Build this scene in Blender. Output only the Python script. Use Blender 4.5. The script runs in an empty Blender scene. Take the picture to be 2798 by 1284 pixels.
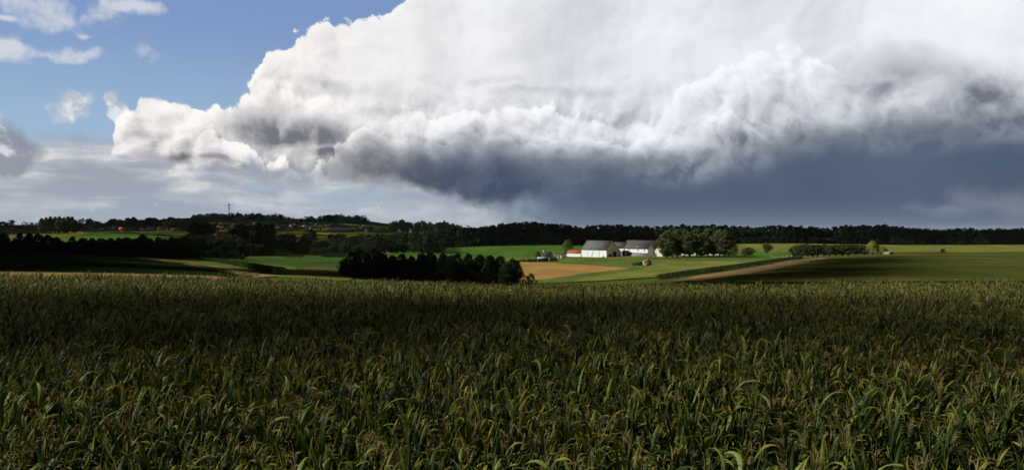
import bpy, bmesh, math, random
import numpy as np
from mathutils import Vector, Matrix
from mathutils.geometry import delaunay_2d_cdt

rng = np.random.default_rng(7)
random.seed(7)
SC = bpy.context.scene
COL = SC.collection
R = math.radians

# ------------------------------------------------------------------ camera
F, U0, V0, ZC = 2000.0, 1399.0, 628.0, 32.0      # focal length and horizon of the photograph, eye height above the valley floor
cam_d = bpy.data.cameras.new('camera')
cam = bpy.data.objects.new('camera', cam_d)
COL.objects.link(cam)
cam_d.sensor_width = 36.0
cam_d.lens = 36.0 * F / 2798.0
cam_d.shift_y = -(642.0 - V0) / 2798.0
cam_d.clip_start = 0.1
cam_d.clip_end = 90000.0
cam.location = (0, 0, ZC)
cam.rotation_euler = (R(90), 0, 0)
SC.camera = cam

# ------------------------------------------------------------------ view and render settings
SC.view_settings.view_transform = 'Standard'
SC.view_settings.look = 'None'
SC.view_settings.exposure = 0.0
SC.view_settings.gamma = 1.0
SC.view_settings.use_curve_mapping = False
SC.cycles.use_denoising = True
SC.cycles.use_light_tree = False
SC.cycles.max_bounces = 6
SC.cycles.diffuse_bounces = 3
SC.cycles.glossy_bounces = 2
SC.cycles.transmission_bounces = 3
SC.cycles.transparent_max_bounces = 8
SC.cycles.sample_clamp_indirect = 4.0

# ------------------------------------------------------------------ sun
SUN_AZ, SUN_EL = R(-92), R(36)
SUNV = Vector((math.sin(SUN_AZ) * math.cos(SUN_EL), math.cos(SUN_AZ) * math.cos(SUN_EL), math.sin(SUN_EL)))
sun_d = bpy.data.lights.new('sun', 'SUN')
sun_d.energy = 5.0
sun_d.angle = R(0.53)
sun_d.color = (1.0, 0.96, 0.89)
sun = bpy.data.objects.new('sun', sun_d)
COL.objects.link(sun)
sun.location = SUNV * 50 + Vector((0, 0, 60))
sun.rotation_euler = (-SUNV).to_track_quat('-Z', 'Y').to_euler()


# ------------------------------------------------------------------ node helper: sockets with arithmetic
class S:
    nt = None
    def __init__(self, sock): self.s = sock
    def _b(self, o, op): return math_n(op, self, o)
    def __add__(self, o): return self._b(o, 'ADD')
    def __radd__(self, o): return self._b(o, 'ADD')
    def __sub__(self, o): return self._b(o, 'SUBTRACT')
    def __rsub__(self, o): return math_n('SUBTRACT', o, self)
    def __mul__(self, o): return self._b(o, 'MULTIPLY')
    def __rmul__(self, o): return self._b(o, 'MULTIPLY')
    def __truediv__(self, o): return self._b(o, 'DIVIDE')

def put(sock, v):
    if isinstance(v, S): S.nt.links.new(v.s, sock)
    elif v is not None:
        if isinstance(v, (tuple, list)) and len(v) == 3 and len(getattr(sock, 'default_value', (0,))) == 4: v = (*v, 1)
        sock.default_value = v
def node(t, **kw):
    n = S.nt.nodes.new(t)
    for k, v in kw.items(): setattr(n, k, v)
    return n
def math_n(op, a, b=None, c=None, clamp=False):
    n = node('ShaderNodeMath', operation=op, use_clamp=clamp)
    for i, v in enumerate((a, b, c)): put(n.inputs[i], v)
    return S(n.outputs[0])
def vmath(op, a, b=None, out=0):
    n = node('ShaderNodeVectorMath', operation=op)
    put(n.inputs[0], a)
    if op == 'SCALE': put(n.inputs[3], b)
    elif b is not None: put(n.inputs[1], b)
    return S(n.outputs[out])
def xyz(x, y, z=0.0):
    n = node('ShaderNodeCombineXYZ')
    for i, v in enumerate((x, y, z)): put(n.inputs[i], v)
    return S(n.outputs[0])
def sep(v):
    n = node('ShaderNodeSeparateXYZ'); put(n.inputs[0], v)
    return [S(o) for o in n.outputs]
def sstep(x, a, b, lo=0.0, hi=1.0, kind='SMOOTHSTEP'):
    n = node('ShaderNodeMapRange', interpolation_type=kind, clamp=True)
    for i, v in enumerate((x, a, b, lo, hi)): put(n.inputs[i], v)
    return S(n.outputs[0])
def mixc(a, b, t, mode='MIX'):
    n = node('ShaderNodeMix', data_type='RGBA', blend_type=mode, clamp_factor=True)
    put(n.inputs[0], t); put(n.inputs[6], a); put(n.inputs[7], b)
    return S(n.outputs[2])
def noise(v, scale, detail=4.0, rough=0.55, dist=0.0, color=False, dim='3D', lac=2.0):
    n = node('ShaderNodeTexNoise', noise_dimensions=dim)
    put(n.inputs['Vector'], v); put(n.inputs['Scale'], scale); put(n.inputs['Detail'], detail)
    put(n.inputs['Roughness'], rough); put(n.inputs['Distortion'], dist); put(n.inputs['Lacunarity'], lac)
    return S(n.outputs['Color' if color else 'Fac'])
def voro(v, scale, detail=3.0, rough=0.5, smooth=0.6, feature='SMOOTH_F1', dim='2D'):
    n = node('ShaderNodeTexVoronoi', voronoi_dimensions=dim, feature=feature)
    put(n.inputs['Vector'], v); put(n.inputs['Scale'], scale)
    put(n.inputs['Detail'], detail); put(n.inputs['Roughness'], rough)
    if feature == 'SMOOTH_F1': put(n.inputs['Smoothness'], smooth)
    return S(n.outputs['Distance'])
def curve(x, pts):
    n = node('ShaderNodeFloatCurve')
    c = n.mapping.curves[0]
    while len(c.points) < len(pts): c.points.new(0.5, 0.5)
    for p, (a, b) in zip(c.points, pts):
        p.location = (a, b); p.handle_type = 'AUTO_CLAMPED'
    n.mapping.use_clip = False
    n.mapping.update()
    put(n.inputs['Value'], x)
    return S(n.outputs[0])
# ------------------------------------------------------------------ sky: Nishita air with cloud masses laid out by azimuth and elevation
def sky_ae(u, v):
    az = math.atan((u - U0) / F)
    el = math.atan((V0 - v) / F * math.cos(az))
    return 2 * az, 2 * el
A_LO, A_HI, E_HI = -1.45, 1.45, 1.4
def build_world():
    w = bpy.data.worlds.new('World'); SC.world = w; w.use_nodes = True
    nt = w.node_tree; nt.nodes.clear(); S.nt = nt
    d = S(node('ShaderNodeTexCoord').outputs['Generated'])
    dx, dy, dz = sep(d)
    A = math_n('ARCTAN2', dx, dy) * 2.0
    E = math_n('ARCSINE', dz) * 2.0
    sky = node('ShaderNodeTexSky', sky_type='NISHITA')
    sky.sun_disc = False; sky.sun_elevation = SUN_EL; sky.sun_rotation = SUN_AZ % (2 * math.pi)
    sky.altitude = 100; sky.air_density = 1.0; sky.dust_density = 0.6; sky.ozone_density = 2.0
    base = S(sky.outputs[0])
    k = 0.062                                           # world strength; cloud radiances below are divided by it
    def C(r, g, b):                                     # cloud radiance from a display colour 0..255
        lin = [((c / 255) / 12.92 if c / 255 <= 0.04045 else ((c / 255 + 0.055) / 1.055) ** 2.4) for c in (r, g, b)]
        return tuple(c / k for c in lin) + (1.0,)
    P = xyz(A, E, 0.0)
    An = (A - A_LO) / (A_HI - A_LO)
    def line(pts):                                      # height of a boundary as a function of azimuth
        q = sorted((((sky_ae(u, v)[0] - A_LO) / (A_HI - A_LO)), sky_ae(u, v)[1] / E_HI) for u, v in pts)
        q = [(min(max(a, 0), 1), min(max(e, -0.2), 1)) for a, e in q]
        return curve(An, q) * E_HI
    def blob(u, v, ru, rv, vec):                        # 1 in the middle, 0 on the rim of an ellipse
        a, e = sky_ae(u, v)
        t = vmath('MULTIPLY', vmath('SUBTRACT', vec, (a, e, 0)), (1000 / ru, 1000 / rv, 0))
        return 1.0 - vmath('LENGTH', t, out=1)
    def mx(*l):
        r = l[0]
        for x in l[1:]: r = math_n('SMOOTH_MAX', r, x, 0.25)
        return r
    # warped coordinates
    wv = vmath('SUBTRACT', noise(P, 3.0, 3.0, 0.5, color=True, dim='2D'), (0.5, 0.5, 0.5))
    wf = vmath('SUBTRACT', noise(P, 16.0, 4.0, 0.55, color=True, dim='2D'), (0.5, 0.5, 0.5))
    Pw = vmath('ADD', vmath('ADD', P, vmath('SCALE', wv, 0.10)), vmath('SCALE', wf, 0.030))
    # billow height field, read twice for relief
    def billow(vec):
        b1 = 1.0 - voro(vec, 6.5, 4.0, 0.54, 0.5, 'F1')
        n1 = noise(vec, 4.0, 8.0, 0.52, dim='2D')
        return b1 * 0.5 + n1 * 0.7
    H0 = billow(Pw)
    rel = H0 - billow(vmath('ADD', Pw, (-0.016, 0.020, 0)))     # lit from upper left
    H = H0 + (0.66 - 0.45)                              # centred on 0.66
    H3 = noise(P, 2.2, 5.0, 0.5, 0.3, dim='2D')
    wob = (noise(P, 9.0, 8.0, 0.6, dim='2D') - 0.5)
    strk = noise(vmath('ADD', vmath('MULTIPLY', P, (1.0, 6.0, 1.0)), vmath('SCALE', wf, 0.05)), 2.6, 7.0, 0.55, 0.15, dim='2D')

    # 1 clear air, a touch more violet than the model, paler towards the left horizon
    col = mixc(base, C(128, 156, 204), 0.85)
    col = mixc(col, C(160, 188, 214), sstep(E, 0.56, 0.20, 0.0, 0.85))
    # 2 grey-lilac layer low on the left
    t_low = line([(-200, 330), (0, 345), (60, 352), (150, 350), (250, 358), (330, 362), (600, 385), (900, 420), (1200, 470), (1500, 520), (3200, 560)])
    m = sstep(t_low - E + wob * 0.07, 0.0, 0.05)
    lowc = mixc(C(158, 165, 178), C(196, 200, 207), sstep(strk + (H - 0.66) * 0.3, 0.36, 0.66))
    lowc = mixc(lowc, C(224, 222, 216), sstep(strk * 0.7 + H * 0.25, 0.53, 0.67, 0.0, 0.85))
    lowc = mixc(lowc, C(168, 182, 196), sstep(E, 0.14, 0.0, 0.0, 0.6))
    lowc = mixc(lowc, C(166, 186, 202), sstep(mx(blob(960, 528, 240, 28, Pw), blob(700, 500, 120, 16, Pw)), 0.0, 0.9, 0.0, 0.7))
    col = mixc(col, lowc, m)
    # 3 thin puffs in the blue
    pf = mx(blob(160, 50, 130, 70, Pw), blob(140, 138, 170, 40, Pw), blob(40, 118, 60, 22, Pw), blob(330, 20, 90, 28, Pw), blob(20, 46, 40, 14, Pw), blob(220, 88, 60, 22, Pw))
    m = sstep(pf * 0.9 + (H - 0.66) * 1.3 + wob * 1.2, 0.02, 0.62, 0.0, 0.72)
    col = mixc(col, C(226, 227, 230), m)
    pf = mx(blob(203, 282, 52, 46, Pw), blob(190, 320, 30, 30, Pw), blob(338, 300, 40, 24, Pw), blob(304, 272, 18, 22, P))
    m = sstep(pf * 1.0 + (H - 0.66) * 1.1 + wob * 1.1, 0.02, 0.55, 0.0, 0.78)
    col = mixc(col, mixc(C(196, 200, 208), C(240, 240, 240), sstep(rel, -0.05, 0.08)), m)
    # 4 far cumulus on the horizon, below the dark base
    fc = mx(blob(990, 572, 130, 26, Pw), blob(1120, 562, 120, 26, Pw), blob(790, 560, 26, 26, Pw), blob(1260, 568, 90, 14, Pw), blob(370, 578, 90, 14, Pw), blob(255, 574, 16, 12, Pw))
    Hs = 1.0 - voro(vmath('ADD', P, vmath('SCALE', wf, 0.02)), 26.0, 2.0, 0.55, 0.5, 'F1')
    m = sstep(fc * 0.8 + (Hs - 0.62) * 0.9 + wob * 0.9, 0.0, 0.5, 0.0, 0.7)
    col = mixc(col, mixc(C(170, 180, 192), C(222, 221, 214), sstep(Hs + wob * 0.6, 0.5, 0.95)), m * 0.7)

    # 5 the big cumulus mass: top edge rising from left to right
    top = line([(-300, 700), (200, 560), (280, 470), (318, 352), (370, 300), (384, 252), (430, 240), (470, 258), (520, 250), (552, 276), (590, 262), (625, 262), (668, 214), (700, 196), (722, 152),
                (728, 104), (770, 118), (815, 96), (860, 84), (905, 48), (960, 40), (1010, 22), (1060, 8), (1120, -40), (1250, -150), (1500, -330), (2000, -420), (3300, -420)])
    bot = line([(-300, 420), (270, 425), (330, 440), (420, 462), (560, 456), (640, 440), (700, 446), (730, 482), (860, 492), (1000, 498), (1080, 504), (1180, 530), (1290, 552), (1380, 562), (1440, 550), (1500, 524), (1600, 494), (1720, 472), (1900, 447), (2200, 426), (2500, 394), (2798, 374), (3300, 360)])
    bot_m = line([(-300, 420), (270, 432), (330, 450), (420, 474), (560, 466), (640, 452), (690, 460), (720, 500), (800, 516), (900, 514), (1000, 514), (1080, 518), (1180, 540), (1290, 552), (1380, 566), (1450, 600), (1520, 690), (3300, 700)])
    edge = (H - 0.66) * 0.15 + wob * 0.030
    gE = top - E + edge
    fE = E - bot_m + (H - 0.66) * 0.09 + wob * 0.06
    m_main = sstep(gE, 0.0, 0.013) * sstep(fE, 0.0, 0.040)
    soft_m = sstep(A, -0.95, -0.25) * sstep(E, 0.22, 0.44)      # towards the upper right the forms melt
    lum = 0.66 + (H3 - 0.5) * 0.42 + (H - 0.66) * 0.16 + rel * (1.7 - 1.5 * soft_m) + (noise(Pw, 3.4, 6.0, 0.5, dim='2D') - 0.5) * 0.40 * soft_m + soft_m * 0.09
    lum = lum + sstep(gE, 0.05, 0.0, 0.0, 0.14)         # lit rim along the top edge
    def bank(lum, inside, depth, hi, lo, k_rel, crisp=0.010, gate=None):
        """a nearer bank: bright crisp head, greyer below, melting into what lies under it"""
        body = sstep(inside, 0.0, depth, hi, lo, 'LINEAR') + rel * (k_rel * 1.35) + (H3 - 0.5) * 0.25
        f = sstep(inside, 0.0, crisp) * sstep(inside, depth * 1.6, depth * 0.7)
        if gate is not None: f = f * gate
        return lum + (body - lum) * f
    def gate(u0, u1, u2, u3):
        g = sstep(A, sky_ae(u0, 300)[0], sky_ae(u1, 300)[0])
        return g * sstep(A, sky_ae(u3, 300)[0], sky_ae(u2, 300)[0])
    ed = (H - 0.66) * 0.13 + wob * 0.025
    def L(pts): return line(pts) - E + ed
    # right bank with its stepped top, then the pillar behind it
    lum = lum - sstep(blob(2290, 40, 95, 150, Pw) + (H - 0.66) * 0.7, 0.0, 0.22, 0.0, 0.11)
    lum = bank(lum, L([(1500, 420), (1700, 320), (1800, 285), (1880, 250), (1960, 205), (2040, 172), (2090, 146), (2140, 140), (2200, 150), (2260, 200), (2400, 260), (3300, 300)]), 0.10, 0.92, 0.72, 1.0, 0.012, gate(1640, 1900, 2200, 2420))
    lum = lum - sstep(mx(blob(2500, 190, 170, 90, Pw), blob(2430, 255, 110, 36, Pw), blob(2700, 250, 140, 60, Pw)) + (H - 0.66) * 1.3, 0.0, 0.9, 0.0, 0.30)
    # grey streaks across the middle
    lum = lum - sstep(mx(blob(1500, 250, 280, 24, Pw), blob(1330, 222, 150, 16, Pw)) + (H - 0.66) * 1.0, 0.0, 0.9, 0.0, 0.17)
    lum = lum - sstep(mx(blob(960, 262, 100, 40, Pw), blob(900, 240, 60, 30, Pw)) + (H - 0.66) * 1.4, 0.0, 0.8, 0.0, 0.22)
    # shelf of bright heads
    lum = bank(lum, L([(800, 460), (1030, 330), (1060, 305), (1100, 284), (1140, 276), (1190, 292), (1240, 284), (1330, 292), (1400, 282), (1500, 284), (1560, 292), (1700, 300), (1900, 300), (3300, 300)]), 0.085, 0.96, 0.70, 1.3, 0.010, gate(1020, 1080, 1500, 1760))
    # left tower and the bank that climbs to the right of it, with its grey underside
    lum = bank(lum, L([(280, 480), (320, 345), (380, 262), (430, 240), (480, 262), (540, 268), (580, 330), (640, 480), (3300, 600)]), 0.16, 0.90, 0.58, 1.3, 0.010, gate(260, 330, 520, 640))
    lum = bank(lum, L([(420, 480), (520, 330), (570, 276), (620, 256), (680, 222), (730, 216), (800, 238), (900, 262), (980, 300), (1060, 350), (3300, 600)]), 0.17, 0.90, 0.28, 1.1, 0.012, gate(540, 600, 860, 1010))
    lum = lum - sstep(mx(blob(790, 362, 150, 40, Pw), blob(710, 345, 110, 44, Pw)) + (H - 0.66) * 0.35 + rel * 0.8, -0.45, 0.75, 0.0, 0.50)
    # lower bright heads
    lum = bank(lum, L([(300, 480), (520, 420), (545, 385), (580, 356), (640, 366), (700, 392), (760, 440), (3300, 600)]), 0.105, 0.95, 0.30, 1.2, 0.009, gate(510, 550, 680, 770))
    lum = bank(lum, L([(300, 480), (700, 450), (728, 415), (770, 402), (840, 424), (930, 396), (1000, 372), (1080, 364), (1180, 378), (1300, 366), (1420, 372), (1560, 350), (1700, 372), (1900, 330), (2100, 322), (3300, 320)]), 0.085, 0.88, 0.58, 1.2, 0.010, gate(690, 740, 1900, 2300))
    lum = lum - sstep(mx(blob(470, 446, 80, 26, Pw), blob(590, 446, 110, 14, Pw)) + (H - 0.66) * 0.4, 0.0, 0.8, 0.0, 0.34)
    lum = lum - sstep(blob(880, 420, 80, 14, Pw) + (H - 0.66) * 0.4, 0.0, 0.8, 0.0, 0.25)
    st = line([(-300, 900), (840, 640), (870, 470), (900, 432), (980, 420), (1060, 408), (1160, 396), (1300, 388), (1420, 398), (1560, 412), (1700, 424), (1800, 432), (1900, 430), (2000, 412), (2100, 380), (2200, 352), (2330, 332), (2480, 328), (2640, 318), (2798, 302), (3300, 280)])
    near = st - E + (H - 0.66) * 0.16 + wob * 0.05
    lum = lum - sstep(near, -0.15, 0.03, 0.0, 0.38)
    r = node('ShaderNodeValToRGB'); put(r.inputs[0], lum)
    cr = r.color_ramp; cr.elements[0].position = 0.0; cr.elements[0].color = C(116, 120, 131)
    cr.elements[1].position = 1.0; cr.elements[1].color = C(251, 251, 252)
    for pos, cc in ((0.25, C(172, 174, 181)), (0.5, C(209, 210, 214)), (0.75, C(235, 235, 238))):
        e = cr.elements.new(pos); e.color = cc
    mainc = S(r.outputs[0])
    mainc = mixc(mainc, mixc(mainc, (1.03, 1.0, 0.955, 1), 1.0, 'MULTIPLY'), sstep(A, -0.1, -0.6))
    mainc = mixc(mainc, mixc(mainc, (0.955, 0.985, 1.02, 1), 1.0, 'MULTIPLY'), sstep(A, -0.3, 0.4))
    col = mixc(col, mainc, m_main)
    # 6 grey cloud cut by the left side
    gl = mx(blob(10, 405, 85, 48, Pw), blob(-60, 400, 110, 70, Pw))
    m = sstep(gl + (H - 0.66) * 1.1, 0.0, 0.4, 0.0, 0.9)
    col = mixc(col, mixc(C(140, 146, 160), C(212, 215, 222), sstep(E + rel * 0.3, 0.20, 0.262)), m)

    # 7 storm base and rain on the right
    rain = noise(vmath('MULTIPLY', P, (2.2, 0.9, 1.0)), 1.6, 3.0, 0.5, 0.4, dim='2D')
    rc = mixc(C(76, 92, 112), C(86, 101, 124), sstep(rain, 0.1, 0.9))
    rc = mixc(rc, C(104, 120, 141), sstep(E, 0.09, 0.0, 0.0, 0.7))
    rc = mixc(rc, C(140, 148, 160), sstep(mx(blob(2740, 560, 150, 60, Pw), blob(2600, 590, 110, 24, Pw)) + (H - 0.66) * 0.9, 0.0, 0.9, 0.0, 0.5))
    rc = mixc(C(142, 157, 172), rc, sstep(A + wob * 0.2, sky_ae(1240, 560)[0], sky_ae(1620, 560)[0]))
    m_rain = sstep(A + wob * 0.25 + (E - 0.1) * 0.9, sky_ae(1130, 560)[0], sky_ae(1480, 560)[0]) * sstep(st - E + (H - 0.66) * 0.05, -0.05, 0.10)
    col = mixc(col, rc, m_rain)
    sd = st - E + wob * 0.055 + (H - 0.66) * 0.075
    fS = E - bot + (H - 0.66) * 0.05 + wob * 0.05
    m_st = sstep(sd, -0.050, 0.075) * sstep(fS, -0.016, 0.034)
    stc = mixc(C(112, 120, 131), C(69, 82, 105), sstep(sd + (H3 - 0.5) * 0.12, 0.0, 0.12))
    stc = mixc(C(98, 100, 108), stc, sstep(A, sky_ae(900, 480)[0], sky_ae(1300, 480)[0]))
    stc = mixc(stc, mixc(stc, C(150, 156, 168), 0.5), sstep(rel + (H3 - 0.5) * 0.3, 0.0, 0.2, 0.0, 0.22))
    col = mixc(col, stc, m_st)

    # 8 outside the picture: cloud cover overhead and behind, darkened to dim the ambient light
    ov = sstep(E, 0.66, 1.2) * sstep(noise(d, 2.0, 5.0, 0.55), 0.30, 0.52)
    deck = mixc(C(82, 90, 106), C(128, 134, 146), noise(d, 5.0, 5.0, 0.55))
    col = mixc(col, deck, ov)
    back = math_n('MAXIMUM', sstep(A, 1.32, 1.75), sstep(A, -1.45, -2.1))
    col = mixc(col, mixc(C(60, 70, 87), C(96, 103, 116), sstep(noise(d, 3.0, 5.0, 0.55), 0.35, 0.65)), back * sstep(noise(d, 2.4, 4.0, 0.5), 0.22, 0.40))
    # below the horizon
    col = mixc(C(60, 66, 62), col, sstep(E, -0.02, 0.0))
    bg = node('ShaderNodeBackground'); put(bg.inputs[0], col); bg.inputs[1].default_value = k
    out = node('ShaderNodeOutputWorld')
    nt.links.new(bg.outputs[0], out.inputs[0])
    w.cycles.sampling_method = 'MANUAL'; w.cycles.sample_map_resolution = 512
build_world()
# ------------------------------------------------------------------ mesh, object and material helpers
def mesh_np(name, V, Fc, mat=None, smooth=False, uv=None):
    V = np.asarray(V, dtype=np.float32); Fc = np.asarray(Fc, dtype=np.int32)
    me = bpy.data.meshes.new(name)
    k = Fc.shape[1]; nf = len(Fc)
    me.vertices.add(len(V)); me.vertices.foreach_set('co', V.ravel())
    me.loops.add(nf * k); me.loops.foreach_set('vertex_index', Fc.ravel())
    me.polygons.add(nf)
    me.polygons.foreach_set('loop_start', np.arange(0, nf * k, k, dtype=np.int32))
    if smooth: me.polygons.foreach_set('use_smooth', np.ones(nf, dtype=bool))
    if uv is not None:
        l = me.uv_layers.new(name='UVMap')
        l.data.foreach_set('uv', np.asarray(uv, dtype=np.float32)[Fc.ravel()].ravel())
    me.update(calc_edges=True)
    if mat is not None: me.materials.append(mat)
    return me
def mesh_py(name, V, Fc, mat=None, smooth=False):
    me = bpy.data.meshes.new(name); me.from_pydata([tuple(v) for v in V], [], Fc); me.update()
    if mat is not None: me.materials.append(mat)
    if smooth: me.polygons.foreach_set('use_smooth', [True] * len(me.polygons))
    return me
def obj(name, me, parent=None, loc=None, rz=None, sc=None):
    o = bpy.data.objects.new(name, me); COL.objects.link(o)
    if parent is not None: o.parent = parent
    if loc is not None: o.location = loc
    if rz is not None: o.rotation_euler = (0, 0, rz)
    if sc is not None: o.scale = (sc, sc, sc) if not isinstance(sc, tuple) else sc
    return o
def tag(o, label=None, cat=None, group=None, kind=None):
    if label: o['label'] = label
    if cat: o['category'] = cat
    if group: o['group'] = group
    if kind: o['kind'] = kind
    return o
def thing(name, label, cat, loc=(0, 0, 0), rz=0.0, group=None):
    o = obj(name, None, None, loc, rz); o.empty_display_size = 0.5
    return tag(o, label, cat, group)
def join(parts):
    """several (V, F) with equal face size into one"""
    Vs, Fs, n = [], [], 0
    for V, Fc in parts:
        Vs.append(np.asarray(V, float)); Fs.append(np.asarray(Fc, int) + n); n += len(V)
    return np.concatenate(Vs), np.concatenate(Fs)
BOXF = np.array([(0, 3, 2, 1), (4, 5, 6, 7), (0, 1, 5, 4), (1, 2, 6, 5), (2, 3, 7, 6), (3, 0, 4, 7)])
def box(x0, x1, y0, y1, z0, z1):
    return np.array([(x0, y0, z0), (x1, y0, z0), (x1, y1, z0), (x0, y1, z0), (x0, y0, z1), (x1, y0, z1), (x1, y1, z1), (x0, y1, z1)], float), BOXF
def tube(pts, rad, n=6, cap=True):
    """quad tube along a polyline"""
    pts = np.asarray(pts, float); rad = np.broadcast_to(np.asarray(rad, float), (len(pts),))
    t = np.gradient(pts, axis=0); t /= np.linalg.norm(t, axis=1)[:, None] + 1e-9
    up = np.array([0.0, 0, 1]); V = []
    for p, d, r in zip(pts, t, rad):
        a = np.cross(d, up if abs(d[2]) < 0.9 else np.array([1.0, 0, 0])); a /= np.linalg.norm(a)
        b = np.cross(d, a)
        for k in range(n):
            w = 2 * math.pi * k / n
            V.append(p + r * (math.cos(w) * a + math.sin(w) * b))
    Fc = []
    for i in range(len(pts) - 1):
        for k in range(n):
            k2 = (k + 1) % n
            Fc.append((i * n + k, i * n + k2, (i + 1) * n + k2, (i + 1) * n + k))
    return np.array(V), np.array(Fc)

def lin(r, g, b):
    return tuple(((c / 255) / 12.92 if c / 255 <= 0.04045 else ((c / 255 + 0.055) / 1.055) ** 2.4) for c in (r, g, b))
def new_mat(name):
    m = bpy.data.materials.new(name); m.use_nodes = True
    m.node_tree.nodes.clear(); S.nt = m.node_tree
    return m
def principled(col, rough=0.9, spec=0.2, bump=None, bump_d=0.05, bump_s=0.5, metal=0.0):
    b = node('ShaderNodeBsdfPrincipled')
    put(b.inputs['Base Color'], col); put(b.inputs['Roughness'], rough); put(b.inputs['Specular IOR Level'], spec); put(b.inputs['Metallic'], metal)
    if bump is not None:
        n = node('ShaderNodeBump'); put(n.inputs['Height'], bump); n.inputs['Distance'].default_value = bump_d; n.inputs['Strength'].default_value = bump_s
        S.nt.links.new(n.outputs[0], b.inputs['Normal'])
    return b
def finish(b):
    out = node('ShaderNodeOutputMaterial'); S.nt.links.new(b.outputs[0], out.inputs[0])
def wpos(): return S(node('ShaderNodeNewGeometry').outputs['Position'])
def opos(): return S(node('ShaderNodeTexCoord').outputs['Object'])
def c4(c): return (*c[:3], 1.0)

def mat_field(name, c1, c2, c3, row_dir=0.0, row=6.0, row_amt=0.25, fine=1.2, bump_d=0.4):
    """crop or grass: patches, drill lines and fine mottling"""
    m = new_mat(name); p = wpos()
    x, y, z = sep(p)
    ca, sa = math.cos(row_dir), math.sin(row_dir)
    q = x * ca + y * sa; w = y * ca - x * sa
    n_big = noise(p, 0.012, 4.0, 0.55)
    n_mid = noise(p, 0.09, 5.0, 0.6)
    n_fine = noise(p, fine, 4.0, 0.65)
    rows = noise(xyz(q * (1.0 / row), w * (0.06 / row), 0.0), 1.0, 3.0, 0.6, dim='2D')
    col = mixc(c4(c1), c4(c2), sstep(n_big * 0.55 + n_mid * 0.45, 0.36, 0.64))
    col = mixc(col, c4(c3), sstep(rows * row_amt * 2 + n_fine * (1 - row_amt), 0.45, 0.95, 0.0, 0.75))
    col = mixc(col, mixc(col, (0.55, 0.55, 0.55, 1), 1.0, 'MULTIPLY'), sstep(n_fine, 0.52, 0.30))
    patch = noise(vmath('MULTIPLY', p, (1.0, 0.35, 1.0)), 0.05, 6.0, 0.62)
    col = mixc(mixc(col, (0.66, 0.70, 0.66, 1), 1.0, 'MULTIPLY'), mixc(col, (1.18, 1.12, 1.0, 1), 1.0, 'MULTIPLY'), sstep(patch * 0.65 + rows * 0.35, 0.34, 0.64))
    b = principled(col, 1.0, 0.0, n_fine + rows * 0.5, bump_d, 0.6)
    finish(b); return m
def mat_plain(name, c1, c2, scale=0.8, rough=0.85, spec=0.15, bump=0.0, streak=False):
    m = new_mat(name); p = opos()
    n1 = noise(p, scale, 5.0, 0.6); n2 = noise(p, scale * 7, 3.0, 0.6)
    if streak:
        x, y, z = sep(p)
        n1 = n1 * 0.6 + noise(xyz(x, y, z * 0.15), scale * 3, 4.0, 0.6) * 0.4
    col = mixc(c4(c1), c4(c2), sstep(n1 * 0.7 + n2 * 0.3, 0.38, 0.62))
    finish(principled(col, rough, spec, n2 if bump else None, bump or 0.01)); return m
def mat_leaf(name, c1, c2, c3, trans=0.35, rough=0.6, spec=0.15):
    """leaf cards: a tone of its own for every leaf, light passing through"""
    m = new_mat(name)
    g = node('ShaderNodeNewGeometry'); rnd = S(g.outputs['Random Per Island'])
    oi = S(node('ShaderNodeObjectInfo').outputs['Random'])
    p = opos()
    t = rnd * 0.6 + noise(p, 0.35, 3.0, 0.5) * 0.5 + (oi - 0.5) * 0.25
    col = mixc(c4(c1), c4(c2), sstep(t, 0.25, 0.7))
    col = mixc(col, c4(c3), sstep(t, 0.72, 1.0, 0.0, 0.8))
    b = principled(col, rough, spec)
    tr = node('ShaderNodeBsdfTranslucent'); put(tr.inputs[0], mixc(col, (1.15, 1.25, 0.5, 1), 1.0, 'MULTIPLY'))
    mx = node('ShaderNodeMixShader'); mx.inputs[0].default_value = trans
    S.nt.links.new(b.outputs[0], mx.inputs[1]); S.nt.links.new(tr.outputs[0], mx.inputs[2])
    finish(mx); return m

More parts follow.
